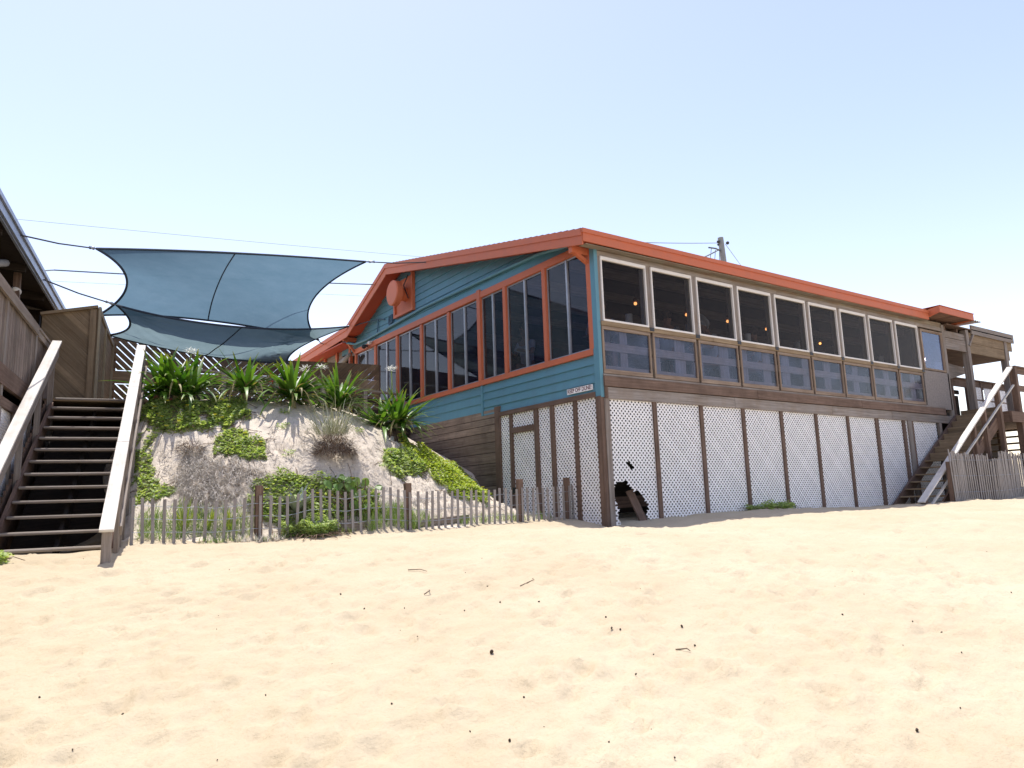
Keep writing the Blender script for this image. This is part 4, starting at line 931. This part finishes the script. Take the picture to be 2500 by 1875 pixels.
# ------------------------------------------------------------------ people inside
SK=plain('skin tone',(.42,.22,.15),.6)
def skinbody(name,V_,E_,rad,mat,parent=None,sub=2):
    me=bpy.data.meshes.new(name);me.from_pydata([tuple(v) for v in V_],E_,[]);o=link(bpy.data.objects.new(name,me),parent)
    if parent: o.matrix_parent_inverse=Matrix.Identity(4)
    md=o.modifiers.new('skin','SKIN')
    for i,sv in enumerate(me.skin_vertices[0].data): sv.radius=(rad[i],rad[i]*(.9)) if not isinstance(rad[i],tuple) else rad[i];sv.use_root=(i==0)
    s_=o.modifiers.new('sub','SUBSURF');s_.levels=sub;s_.render_levels=sub
    me.materials.append(mat);return o
def person(x,y,rz,label,shirt,hairc,lean=.0,hat=None,arm=0):
    # seated on a bar stool; local +y is where the person looks
    v=[(0,0,.74),(0,.02,.92),(0,.04+lean*.3,1.10),(0,.05+lean*.6,1.27),(0,.06+lean*.8,1.38),(0,.09+lean,1.47),(0,.10+lean*1.1,1.56),(0,.11+lean*1.1,1.64),
       (-.19,.05+lean*.6,1.27),(-.27,.12+lean,1.02),(-.16,.34+lean,1.06+arm),(-.10,.42+lean,1.07+arm),(.19,.05+lean*.6,1.27),(.27,.12+lean,1.02),(.16,.36+lean,1.06),(.10,.44+lean,1.07),
       (-.10,.02,.72),(-.13,.45,.74),(-.13,.47,.36),(-.13,.55,.30),(.10,.02,.72),(.13,.45,.74),(.13,.47,.36),(.13,.55,.30)]
    e=[(0,1),(1,2),(2,3),(3,4),(4,5),(5,6),(6,7),(3,8),(8,9),(9,10),(10,11),(3,12),(12,13),(13,14),(14,15),(0,16),(16,17),(17,18),(18,19),(0,20),(20,21),(21,22),(22,23)]
    r=[(.15,.11),(.145,.11),(.15,.11),(.14,.10),.055,(.085,.1),(.085,.105),(.06,.07),.06,.045,.036,.03,.06,.045,.036,.03,.085,.06,.045,.035,.085,.06,.045,.035]
    b=skinbody('person',v,e,r,SK);b.location=(x,y,2.38);b.rotation_euler=(0,0,rz);tag(b,label,'person')
    sv=[v[0],v[1],v[2],v[3],v[8],tuple(Vector(v[8]).lerp(Vector(v[9]),.7)),v[12],tuple(Vector(v[12]).lerp(Vector(v[13]),.7))]
    skinbody('shirt',sv,[(0,1),(1,2),(2,3),(3,4),(4,5),(3,6),(6,7)],[(.165,.13),(.16,.125),(.165,.125),(.155,.115),.075,.065,.075,.065],shirt,b)
    hd=Vector(v[6]);mb=MB();mb.sphere((0,hd.y-.02,hd.z+.025),.115,14,10,(.92,1.0,1.0))
    if hat: mb.tube([(0,hd.y+.02,hd.z+.05),(0,hd.y+.03,hd.z+.045)],.19,18)
    h=mb.build('hat' if hat else 'hair',hat or hairc,b,True);h.matrix_parent_inverse=Matrix.Identity(4)
    mb=MB();mb.sphere((0,hd.y+.105,hd.z-.02),.018,8,6,(.8,1.2,1.3));
    for s_ in (-1,1): mb.sphere((s_*.035,hd.y+.095,hd.z+.012),.010,6,5)
    f=mb.build('face_features',SK,b,True);f.matrix_parent_inverse=Matrix.Identity(4)
    return b
WS=plain('white shirt',(.62,.64,.70),.9);DS=plain('dark shirt',(.05,.06,.10),.9);GS=plain('grey shirt',(.28,.28,.32),.9);RSH=plain('coral shirt',(.30,.10,.08),.9);HB=plain('brown hair',(.06,.035,.02),.8)
person(.80,.85,-.9,'person in a pale shirt leaning to the table behind the first screened window',WS,HB,.12)
person(2.35,.62,-1.2,'person in a grey shirt with light skin behind the second clear sheet',GS,HB)
person(3.85,.72,1.3,'person in a white shirt and pale cap behind the third clear sheet',WS,HB,.1,WS)
person(5.35,.72,.6,'person in a white shirt and dark hair behind the fourth clear sheet',WS,HB)
person(.62,2.85,1.7,'person in a white shirt sitting inside the second sliding window from the corner',WS,HB)
person(.75,.75,2.6,'person in a pale shirt sitting inside the corner sliding window',GS,HB,.05)
for i,(x,y,lb) in enumerate(((.80,.85,'first screened window'),(2.35,.62,'second screened window'),(3.85,.72,'third screened window'),(5.35,.72,'fourth screened window'))):
    t_=thing('bar_stool','dark bar stool under the person behind the '+lb,'stool',(x,y,2.38),'bar stools along the windows')
    mb=MB();mb.tube([(x,y,2.98),(x,y,3.02)],.17,16);mb.build('seat',W_DARK,t_)
    for sx in (-1,1):
        for sy in (-1,1): MB().beam((x+sx*.17,y+sy*.17,2.38),(x+sx*.1,y+sy*.1,2.98),.03,.03,(0,1,0)).build('leg',DARKMETAL,t_)
# ------------------------------------------------------------------ plants
LEAF=leafmat('strap leaf',(.03,.095,.012),(.12,.235,.03),.3,.4,(.25,.22,.06))
LEAFD=leafmat('dry strap leaf',(.42,.36,.18),(.30,.24,.11),.25,.6)
VINE=leafmat('vine leaf',(.20,.31,.09),(.50,.56,.26),.4,.6)
VINEY=leafmat('yellow green vine leaf',(.22,.32,.04),(.46,.52,.12),.35,.6)
GRASS=leafmat('pale grass blade',(.16,.18,.10),(.42,.42,.30),.15,.7,None,(1,1,.9))
DRY=leafmat('dead grass blade',(.44,.415,.39),(.85,.82,.78),.5,.8,None,(.95,.93,.9))
BRN=leafmat('brown thatch',(.08,.05,.035),(.24,.16,.115),.05,.9)
PETAL=leafmat('white petal',(.78,.78,.74),(.88,.88,.84),.3,.5,None,(1,1,1))
YEL=leafmat('yellow bloom',(.80,.72,.05),(.85,.78,.10),.1,.5,None,(1,1,.5))
AG=leafmat('grey agave leaf',(.16,.20,.18),(.24,.28,.25),.05,.5)
SG=leafmat('round sea grape leaf',(.10,.20,.05),(.20,.28,.10),.3,.4)
STEM=leafmat('lily stem',(.2,.2,.1),(.25,.22,.12),.0,.7)
def ribbon(mb,base,az,el,L,wd,droop,n=7,fold=.25,twist=0):
    p=Vector(base);dirv=Vector((math.cos(az)*math.cos(el),math.sin(az)*math.cos(el),math.sin(el)));side=Vector((-math.sin(az),math.cos(az),0))
    pts=[];st=L/n
    for i in range(n+1):
        t=i/n;w_=wd*(.55+1.3*t-1.75*t*t) if t<.999 else .002
        w_=max(w_,.002);up=side.cross(dirv).normalized()*-1
        pts.append((p-side*w_/2+up*abs(w_)*fold*.5,p.copy(),p+side*w_/2+up*abs(w_)*fold*.5))
        p=p+dirv*st;dirv=(dirv+Vector((0,0,-droop*st*(.5+1.5*t)))).normalized()
    b=len(mb.v)
    for a,c,d in pts: mb.v+=[tuple(a),tuple(c),tuple(d)]
    for i in range(n):
        q=b+i*3;t0,t1=i/n,(i+1)/n
        mb.f+=[(q,q+1,q+4,q+3),(q+1,q+2,q+5,q+4)];mb.uv+=[(t0,0),(t0,.5),(t1,.5),(t1,0),(t0,.5),(t0,1),(t1,1),(t1,.5)]
def lily(x,y,label,L,nl,flow,dry,seed,stalk=.9,trunk=.12,roots=False):
    global rnd
    sv=rnd;r=random.Random(seed);z=hz(x,y)
    t_=thing('crinum_lily',label,'lily plant',(x,y,z),'spider lilies along the dune crest')
    mb=MB()
    heads=[(0,0)]+[(sx*(.14+r.random()*.16),r.uniform(-.08,.22)) for sx in ((-1,1) if nl>100 else ())]
    for k in range(nl):
        hx,hy=heads[k%len(heads)];u=r.random();el=math.radians(0+68*u+r.uniform(-8,8));az=r.random()*6.283
        ribbon(mb,(x+hx+r.uniform(-.03,.03),y+hy+r.uniform(-.03,.03),z+trunk+r.uniform(-.02,.06)),az,el,L*r.uniform(.55,1.05),r.uniform(.075,.115),r.uniform(.3,1.6)*(1.3-u*.8),10)
    mb.build('leaves',LEAF,t_,True)
    mb=MB()
    for hx,hy in heads: MB().tube([(x+hx,y+hy,z-.1),(x+hx,y+hy,z+trunk+.12)],.05,10,.035).build('stem_base',STEM,t_,True)
    mb=MB()
    for k in range(dry):
        az=r.random()*6.283;ribbon(mb,(x+r.uniform(-.1,.1),y+r.uniform(-.1,.05),z+trunk+.1),az,math.radians(r.uniform(0,45)),L*r.uniform(.45,.8),.05,r.uniform(2.8,5),8)
    mb.build('dry_leaves',LEAFD,t_,True)
    for (fx_,fy_,fh) in flow:
        p=Vector((x+fx_,y+fy_,z+fh));mb=MB();mb.tube([(x+fx_*.3,y+fy_*.3,z+trunk),(x+fx_*.8,y+fy_*.8,z+fh*.6),tuple(p)],.014,7)
        o=mb.build('flower_stalk',leafmat('stalk',(.2,.28,.08),(.25,.3,.1),.1,.5),t_,True)
        mb=MB()
        for fl in range(9):
            fa=r.random()*6.28;fe=r.uniform(.1,1.3);q=p+Vector((math.cos(fa)*math.cos(fe),math.sin(fa)*math.cos(fe),math.sin(fe)))*.08
            for k in range(6):
                a2=fa+k*1.05;ribbon(mb,tuple(q),a2,r.uniform(-.1,.7),.10,.012,4,4)
        f=mb.build('flower_head',PETAL,o);
    if roots:
        mb=MB()
        for k in range(22):
            a=r.uniform(-2.9,-.3);d=r.uniform(.1,.4);xx,yy=x+math.cos(a)*d,y+math.sin(a)*d
            mb.tube([(x+math.cos(a)*.05,y+math.sin(a)*.05,z+.16),((x+xx)/2,(y+yy)/2,(z+hz(xx,yy))/2+.08),(xx,yy,hz(xx,yy)+.0),(xx+math.cos(a)*.1,yy+math.sin(a)*.1,hz(xx,yy)-.06)],.014,6,.007)
        mb.build('bare_roots',BRN,t_,True)
lily(-5.80,4.30,'largest spider lily clump with upright leaves at the left end of the dune crest',1.0,150,[(.25,.1,.88)],10,1)
lily(-4.70,4.10,'narrow spider lily with no open flower, second from the left on the dune crest',.95,64,[],14,2)
lily(-3.95,3.75,'spider lily with pale dry leaves drooping to the sand, third from the left',1.0,96,[],26,3)
lily(-3.05,3.85,'spider lily with low white flowers, fourth from the left, behind the grass tussock',.88,80,[(-.38,-.05,.78),(-.62,.1,.76)],14,4)
lily(-2.05,3.55,'spider lily with tall white flower and bare roots at the right crest end',1.0,115,[(-.02,.12,1.30)],10,5,roots=True,trunk=.22)
def inp(P,n,r):
    xs=[p[0] for p in P];ys=[p[1] for p in P];o=[]
    while len(o)<n:
        x,y=r.uniform(min(xs)-.1,max(xs)+.1),r.uniform(min(ys)-.1,max(ys)+.1)
        nn=noise.noise(Vector((x*3.2,y*3.2,1)))
        # soft uneven border
        wx=x+.17*noise.noise(Vector((x*2.6,y*2.6,5)))+.06*noise.noise(Vector((x*9,y*9,3)));wy=y+.15*noise.noise(Vector((x*2.6,y*2.6,11)))+.06*noise.noise(Vector((x*9,y*9,8)))
        inside=inpoly(wx,wy,P)
        if x>-.03 and y>.1: continue
        if inside and nn>-.6 or (not inside and nn>.33 and inpoly(x+(sum(xs)/len(xs)-x)*.12,y+(sum(ys)/len(ys)-y)*.12,P)): o.append((x,y))
    return o
def vine(name,label,P,n,mat,h=.10,s=.032,seed=1,flowers=4,cat='ground cover'):
    r=random.Random(seed);mb=MB();xs=sum(p[0] for p in P)/len(P);ys=sum(p[1] for p in P)/len(P)
    t_=thing(name,label,cat,(xs,ys,hz(xs,ys)));t_['kind']='stuff'
    P=[(xs+(a-xs)*.95,ys+(b-ys)*.95) for a,b in P]
    n=int(n*1.5);pts=inp(P,n,r);Hh=HT(np.array([p[0] for p in pts]),np.array([p[1] for p in pts]))
    for (x,y),z in zip(pts,Hh):
        hh=h*(.5+.9*noise.noise(Vector((x*4,y*4,7)))+.4)
        zz=z+r.random()*max(.03,hh);a=r.random()*6.28;q=s*r.uniform(.45,1.15);til=r.uniform(-.8,.8);d=Vector((math.cos(a),math.sin(a),til*.8))*q;e=Vector((-math.sin(a),math.cos(a),r.uniform(-.7,.7)))*q*.62
        c=Vector((x,y,zz));mb.face([c-d,c-e,c+d,c+e])
    o=mb.build('foliage',mat,t_)
    mb=MB()
    for k in range(max(6,n//60)):
        x,y=pts[r.randrange(len(pts))];a=r.random()*6.28;L=r.uniform(.15,.4);x2,y2=x+math.cos(a)*L,y+math.sin(a)*L
        mb.tube([(x,y,hz(x,y)+.02),((x+x2)/2,(y+y2)/2,hz((x+x2)/2,(y+y2)/2)+.06),(x2,y2,hz(x2,y2)+.01)],.004,4)
    mb.build('runners',BRN,t_)
    if flowers:
        mb=MB()
        for k in range(flowers):
            x,y=pts[r.randrange(len(pts))];c=Vector((x,y,hz(x,y)+h*1.05))
            for j in range(7):
                a=j*.9;mb.face([c,c+Vector((math.cos(a)*.032,math.sin(a)*.032,.01)),c+Vector((math.cos(a+.5)*.034,math.sin(a+.5)*.034,.016)),c+Vector((math.cos(a+.9)*.03,math.sin(a+.9)*.03,.008))])
        mb.build('blooms',YEL,t_)
    return t_
vine('vine_patch','thick green vine mat with yellow blooms on the crest below the two leftmost lilies',[(-6.35,4.35),(-5.99,4.35),(-5.60,4.2),(-4.75,3.95),(-4.80,3.50),(-5.2,3.36),(-5.6,3.42),(-6.30,3.70)],5600,VINE,.13,.033,11,14)
vine('vine_patch','thin green vine patch in the middle of the dune slope',[(-5.48,3.18),(-4.96,3.27),(-4.73,2.92),(-4.78,2.51),(-5.14,2.56),(-5.36,2.88)],2100,VINE,.08,.028,12,2)
vine('vine_patch','shaded strip of vine along the left staircase',[(-6.45,3.95),(-6.22,3.73),(-6.2,3.28),(-6.2,2.75),(-6.12,2.40),(-6.55,2.40),(-6.55,3.14)],1300,VINE,.07,.03,13,0)
vine('vine_patch','dense vine thicket right behind the middle of the sand fence',[(-5.25,2.08),(-4.88,2.10),(-4.23,2.0),(-3.59,1.92),(-3.1,1.80),(-3.3,1.50),(-4.14,1.42),(-4.72,1.45),(-5.2,1.65)],4400,VINE,.13,.033,14,8)
vine('vine_patch','bright yellow green vine sweeping down beside the plank wall',[(-2.1,3.3),(-1.6,3.55),(-1.27,3.85),(-.74,4.0),(-.25,3.95),(-.0,3.70),(-.3,3.0),(-.75,2.3),(-1.3,1.6),(-1.65,1.85),(-2.0,2.18),(-2.1,2.53)],9000,VINEY,.15,.032,15,26)
vine('vine_patch','small olive vine mound below the rightmost lily',[(-2.67,2.71),(-2.20,2.94),(-1.99,2.64),(-2.08,2.40),(-2.59,2.18),(-2.85,2.26)],1900,VINE,.16,.03,16,2)
def tufts(label,P,n,mat,h,seed,wd=.008,name='grass_patch'):
    r=random.Random(seed);mb=MB();xs=sum(p[0] for p in P)/len(P);ys=sum(p[1] for p in P)/len(P)
    for x,y in inp(P,n,r):
        z=hz(x,y)
        for k in range(3): ribbon(mb,(x+r.uniform(-.02,.02),y+r.uniform(-.02,.02),z),r.random()*6.28,r.uniform(.7,1.5),h*r.uniform(.5,1.2),wd,r.uniform(1,6),4,.1)
    o=mb.build(name,mat,None);tag(o,label,'grass',kind='stuff');return o
GG=leafmat('fresh grass',(.12,.22,.05),(.26,.34,.12),.3,.5)
tufts('sparse green grass behind the left part of the sand fence',[(-6.60,2.16),(-6.17,2.12),(-5.48,1.85),(-5.18,1.68),(-5.24,1.46),(-5.96,1.52),(-6.64,1.58)],420,GG,.22,21)
tufts('grassy weeds behind the right part of the sand fence',[(-3.31,1.62),(-2.75,1.61),(-2.4,1.17),(-2.94,1.16),(-3.77,1.23),(-3.82,1.43)],420,GG,.22,22)
tufts('thin grass at the foot of the sand fence before the lattice wall',[(-2.2,1.3),(-.4,1.15),(-.4,.95),(-2.2,1.08)],170,GG,.16,23)
tufts('scattered tufts along the foot of the sand fence on the left',[(-6.0,1.4),(-4.9,1.35),(-3.9,1.25),(-3.9,1.1),(-4.9,1.18),(-6.0,1.25)],130,GG,.09,24)
vine('weed_clump','bright green weed clump spilling through the sand fence at its centre',[(-4.95,1.22),(-4.85,1.42),(-4.35,1.42),(-4.08,1.30),(-4.10,1.12),(-4.5,1.06)],4200,VINE,.20,.019,31,0)
tufts('dry wispy clump at the foot of the first sand fence post',[(-5.5,1.33),(-4.95,1.3),(-4.95,1.15),(-5.5,1.2)],60,DRY,.10,32)
vine('weed_clump','low green weeds against the front lattice wall',[(3.45,-.05),(4.6,-.05),(4.75,-.3),(4.2,-.4),(3.7,-.38),(3.4,-.2)],1100,VINE,.13,.03,33,0)
vine('weed_clump','small green weed at the left edge of the beach by the stairs',[(-8.5,1.05),(-8.1,1.0),(-7.95,.6),(-8.5,.5)],500,VINE,.09,.03,34,0)
# dead grass mat, combed down the slope
r=random.Random(5);mb=MB()
for x,y in inp([(-5.95,3.1),(-5.71,3.25),(-5.35,2.85),(-4.95,2.3),(-5.05,1.98),(-5.74,2.1),(-6.15,2.45)],4200,r):
    z=hz(x,y)+r.uniform(0,.06);a=-1.57+r.uniform(-1.0,1.0)+(x+5.6)*.9
    ribbon(mb,(x,y,z),a,r.uniform(-.75,.1),r.uniform(.10,.28),.007,r.uniform(-3,3),4,.0)
o=mb.build('dead_grass_mat',DRY,None);tag(o,'grey mat of dead grass combed down the left dune slope','dead grass',kind='stuff')
r=random.Random(15);mb=MB()
for x,y in inp([(-6.1,3.5),(-4.7,3.0),(-3.0,3.3),(-2.2,3.0),(-1.4,2.4),(-.4,1.4),(-3,1.35),(-5,1.6),(-6.3,2.2)],9000,r):
    a=r.random()*6.28;ribbon(mb,(x,y,hz(x,y)+.008),a,r.uniform(-.3,.25),r.uniform(.03,.15),.007,r.uniform(-2,5),3,0)
o=mb.build('dune_litter',leafmat('grey brown stem',(.10,.075,.06),(.45,.40,.35),.1,.9,None,(1,1,1)),None);tag(o,'thin dead stems strewn over the pale dune sand','litter',kind='stuff')
r=random.Random(16);mb=MB()
for x,y in inp([(-3.4,1.9),(-2.0,1.9),(-.3,1.45),(-.3,1.05),(-3.2,1.3)],900,r):
    a=r.random()*6.28;ribbon(mb,(x,y,hz(x,y)+.01),a,r.uniform(-.2,.8),r.uniform(.06,.2),.006,r.uniform(1,8),4,0)
o=mb.build('dry_brush',DRY,None);tag(o,'dry grey brush on the sand behind the right half of the fence','dry brush',kind='stuff')
# brown lump above the dead mat
def thatch(x,y,R_,H_,n,mat,seed,t_,name):
    r=random.Random(seed);mb=MB();z=hz(x,y)
    for k in range(n):
        a=r.random()*6.28;d=R_*math.sqrt(r.random());e=r.uniform(.2,1.4);h=H_*(1-(d/R_)**2)*r.random()
        ribbon(mb,(x+math.cos(a)*d,y+math.sin(a)*d,z+h),a+r.uniform(-1,1),-e+r.uniform(0,1.2),r.uniform(.06,.16),.008,r.uniform(0,5),3,0)
    return mb.build(name,mat,t_)
t_=thing('grass_stump','small dark root stump at the top of the dead grass mat','plant',(-5.75,3.2,1.4));thatch(-5.75,3.2,.2,.14,400,BRN,41,t_,'thatch')
gx_,gy_=-3.72,2.35;zg=hz(gx_,gy_)
t_=thing('grass_tussock','tall pale grass tussock on a dark brown thatch base in the middle of the dune','tussock',(gx_,gy_,zg))
thatch(gx_,gy_,.33,.44,2600,BRN,42,t_,'thatch')
mb=MB();r=random.Random(43)
for k in range(230):
    a=r.random()*6.28;d=.28*math.sqrt(r.random());ribbon(mb,(gx_-.05+math.cos(a)*d,gy_+math.sin(a)*d,zg+.30),a+r.uniform(-.5,.5),r.uniform(.5,1.45),r.uniform(.3,.78),.012,r.uniform(.8,4.5),9,.1)
mb.build('blades',GRASS,t_)
t_=thing('agave_plant','grey agave with broad leaves behind the sand fence, right of the first post','agave',(-4.60,1.62,hz(-4.6,1.62)))
mb=MB();r=random.Random(44)
for k in range(13):
    a=k*2.4;ribbon(mb,(-4.60,1.62,hz(-4.6,1.62)+.02),a,r.uniform(.5,1.45),r.uniform(.34,.48),.11,r.uniform(-.2,.5),6,.5)
mb.build('leaves',AG,t_,True)
t_=thing('sea_grape','sea grape with large round leaves behind the sand fence, left of the second post','shrub',(-3.7,1.55,hz(-3.7,1.55)))
mb=MB();mb2=MB();r=random.Random(45);z0=hz(-3.7,1.55)
for k in range(34):
    c=Vector((-3.7+r.gauss(0,.2),1.55+r.gauss(0,.1),z0+r.uniform(.08,.55)));rr_=r.uniform(.05,.085);nrm=Vector((r.gauss(0,.6),-1+r.gauss(0,.5),r.gauss(.4,.5))).normalized();a=nrm.orthogonal().normalized();b=nrm.cross(a)
    mb.face([c+a*math.cos(q*.5236)*rr_+b*math.sin(q*.5236)*rr_+nrm*.01*math.cos(q*1.047) for q in range(12)])
    mb2.tube([(-3.7,1.55,z0-.05),tuple(c-Vector((0,0,.08))),tuple(c)],.006,5)
mb.build('leaves',SG,t_);mb2.build('stems',BRN,t_)
YG=leafmat('young palm leaf',(.22,.30,.05),(.34,.38,.10),.35,.4)
for i,(x,y,h,n,lb) in enumerate(((-6.09,1.74,.48,16,'tall yellow green strap seedling behind the left end of the sand fence'),(-5.78,1.72,.36,9,'smaller strap seedling between the two at the left of the sand fence'),(-5.52,1.62,.36,10,'short strap seedling just left of the first sand fence post'))):
    t_=thing('lily_seedling',lb,'young plant',(x,y,hz(x,y)));mb=MB();r=random.Random(50+i)
    for k in range(n): ribbon(mb,(x+r.uniform(-.02,.02),y,hz(x,y)),r.random()*6.28,r.uniform(.95,1.5),h*r.uniform(.7,1.1),.035,r.uniform(.2,1.6),7)
    mb.build('leaves',YG,t_,True)
t_=MB().box(-4.02,-3.62,1.30,1.38,hz(-3.8,1.34)-.02,hz(-3.8,1.34)+.10).build('driftwood_plank',W_GREY,None);tag(t_,'grey plank half buried behind the fence under the sea grape','plank')
t_=MB().beam((-2.9,1.3,hz(-2.9,1.3)+.04),(-1.9,1.25,hz(-1.9,1.25)+.06),.08,.1).build('driftwood_plank',W_GREY,None);tag(t_,'long grey plank lying behind the right half of the sand fence','plank')
r=random.Random(77)
for i,(x,y,lb) in enumerate(((-4.35,3.05,'tiny green sprig alone on bare sand right of the middle vine patch'),(-4.45,2.45,'small green sprig low on the bare sand above the fence thicket'),(-3.0,3.1,'small green sprig between the tussock and the rightmost lily'),(-4.2,3.45,'small green sprig under the third lily from the left'),(-2.9,2.35,'small green sprig right of the tussock base'))):
    t_=thing('green_sprig',lb,'small plant',(x,y,hz(x,y)));mb=MB()
    for k in range(70):
        a=r.random()*6.28;d=.11*math.sqrt(r.random());c=Vector((x+math.cos(a)*d,y+math.sin(a)*d,hz(x,y)+r.uniform(0,.09)));e=Vector((r.gauss(0,1),r.gauss(0,1),r.gauss(0,.6))).normalized()*.02;f=e.orthogonal().normalized()*.012
        mb.face([c-e,c-f,c+e,c+f])
    mb.build('leaves',VINE,t_)
# ------------------------------------------------------------------ debris on the beach
DBM=plain('dark seed',(.05,.035,.025),.8);TWM=plain('dry twig',(.16,.12,.085),.9)
bigp=[(-5.29,-4.53),(-4.34,-3.03),(-4.53,-3.52),(-4.89,-3.51),(-4.32,-4.71),(-4.25,-4.73),(-4.08,-5.31),(-7.9,-3.23),(-3.9,-5.03),(-5.25,-6.01),(-4.83,-5.48),(-4.27,-6.93),(-2.61,-6.31),(-5.57,-2.99),(-5.55,-2.41),(-4.3,-3.78),(-4.15,-4.46),(-6.19,-4.79),(-5.55,-5.26),(-5.92,-5.64),(-7.51,-3.89),(-2.81,-5.68)]
r=random.Random(60)
def ptop(x,y):
    i=min(max(np.searchsorted(gx,x),1),len(gx)-1);j=min(max(np.searchsorted(gy,y),1),len(gy)-1);return float(Z[i-1:i+1,j-1:j+1].mean())
mb=MB();mb.sphere((0,0,0),.012,8,6,(1.3,.9,.8))
for v_i in range(len(mb.v)): mb.v[v_i]=tuple(c*(1+.25*math.sin(v_i*7.1)) for c in mb.v[v_i])
seed=mb.build('seed_husk',DBM,None,True,local=(0,0,0));first=True
def drop(x,y,sc,label):
    global first
    o=seed if first else seed.copy()
    if not first: S.collection.objects.link(o)
    first=False;o.location=(x,y,ptop(x,y)+.006*sc);sc*=.7;o.scale=(sc,sc,sc);o.rotation_euler=(r.random(),r.random(),r.random()*6);tag(o,label,'seed husk','dark seed husks scattered on the beach')
drop(*bigp[0],1.7,'largest dark seed husk, alone in the middle of the beach')
for x,y in bigp[1:]: drop(x,y,r.uniform(.7,1.15),'small dark seed husk lying on the open sand')
for k in range(45):
    d=3.4+5.5*r.random();t=(r.random()-.5)*1.35*d;drop(-8.237+.5784*d+.8157*t,-9.035+.8157*d-.5784*t,r.uniform(.3,.7),'small dark seed husk lying on the open sand')
tw=[((-4.7,-2.1),(-4.55,-2.23),'straight twig on the sand, the farthest of the loose ones'),((-4.96,-2.93),(-4.84,-2.8),'dark curved twig like a comma on the middle of the beach'),((-4.11,-3.24),(-3.93,-3.22),'thin twig pointing right on the middle of the beach'),((-4.3,-5.33),(-4.24,-5.41),'short twig near the right foreground husks'),((-6.04,1.18),(-5.86,1.33),'twig at the foot of the sand fence, left of the first post'),((-5.2,1.2),(-5.01,1.22),'twig lying under the dry clump by the first fence post'),((-5.05,1.1),(-4.83,1.2),'long twig right of the first sand fence post')]
for (a,b,lb) in tw:
    za,zb=ptop(*a)+.012,ptop(*b)+.012;mx_=((a[0]+b[0])/2+.02,(a[1]+b[1])/2-.02,(za+zb)/2+.012)
    o=MB().tube([(*a,za),mx_,(*b,zb)],.006,6,.003).build('twig',TWM,None);tag(o,lb,'twig')
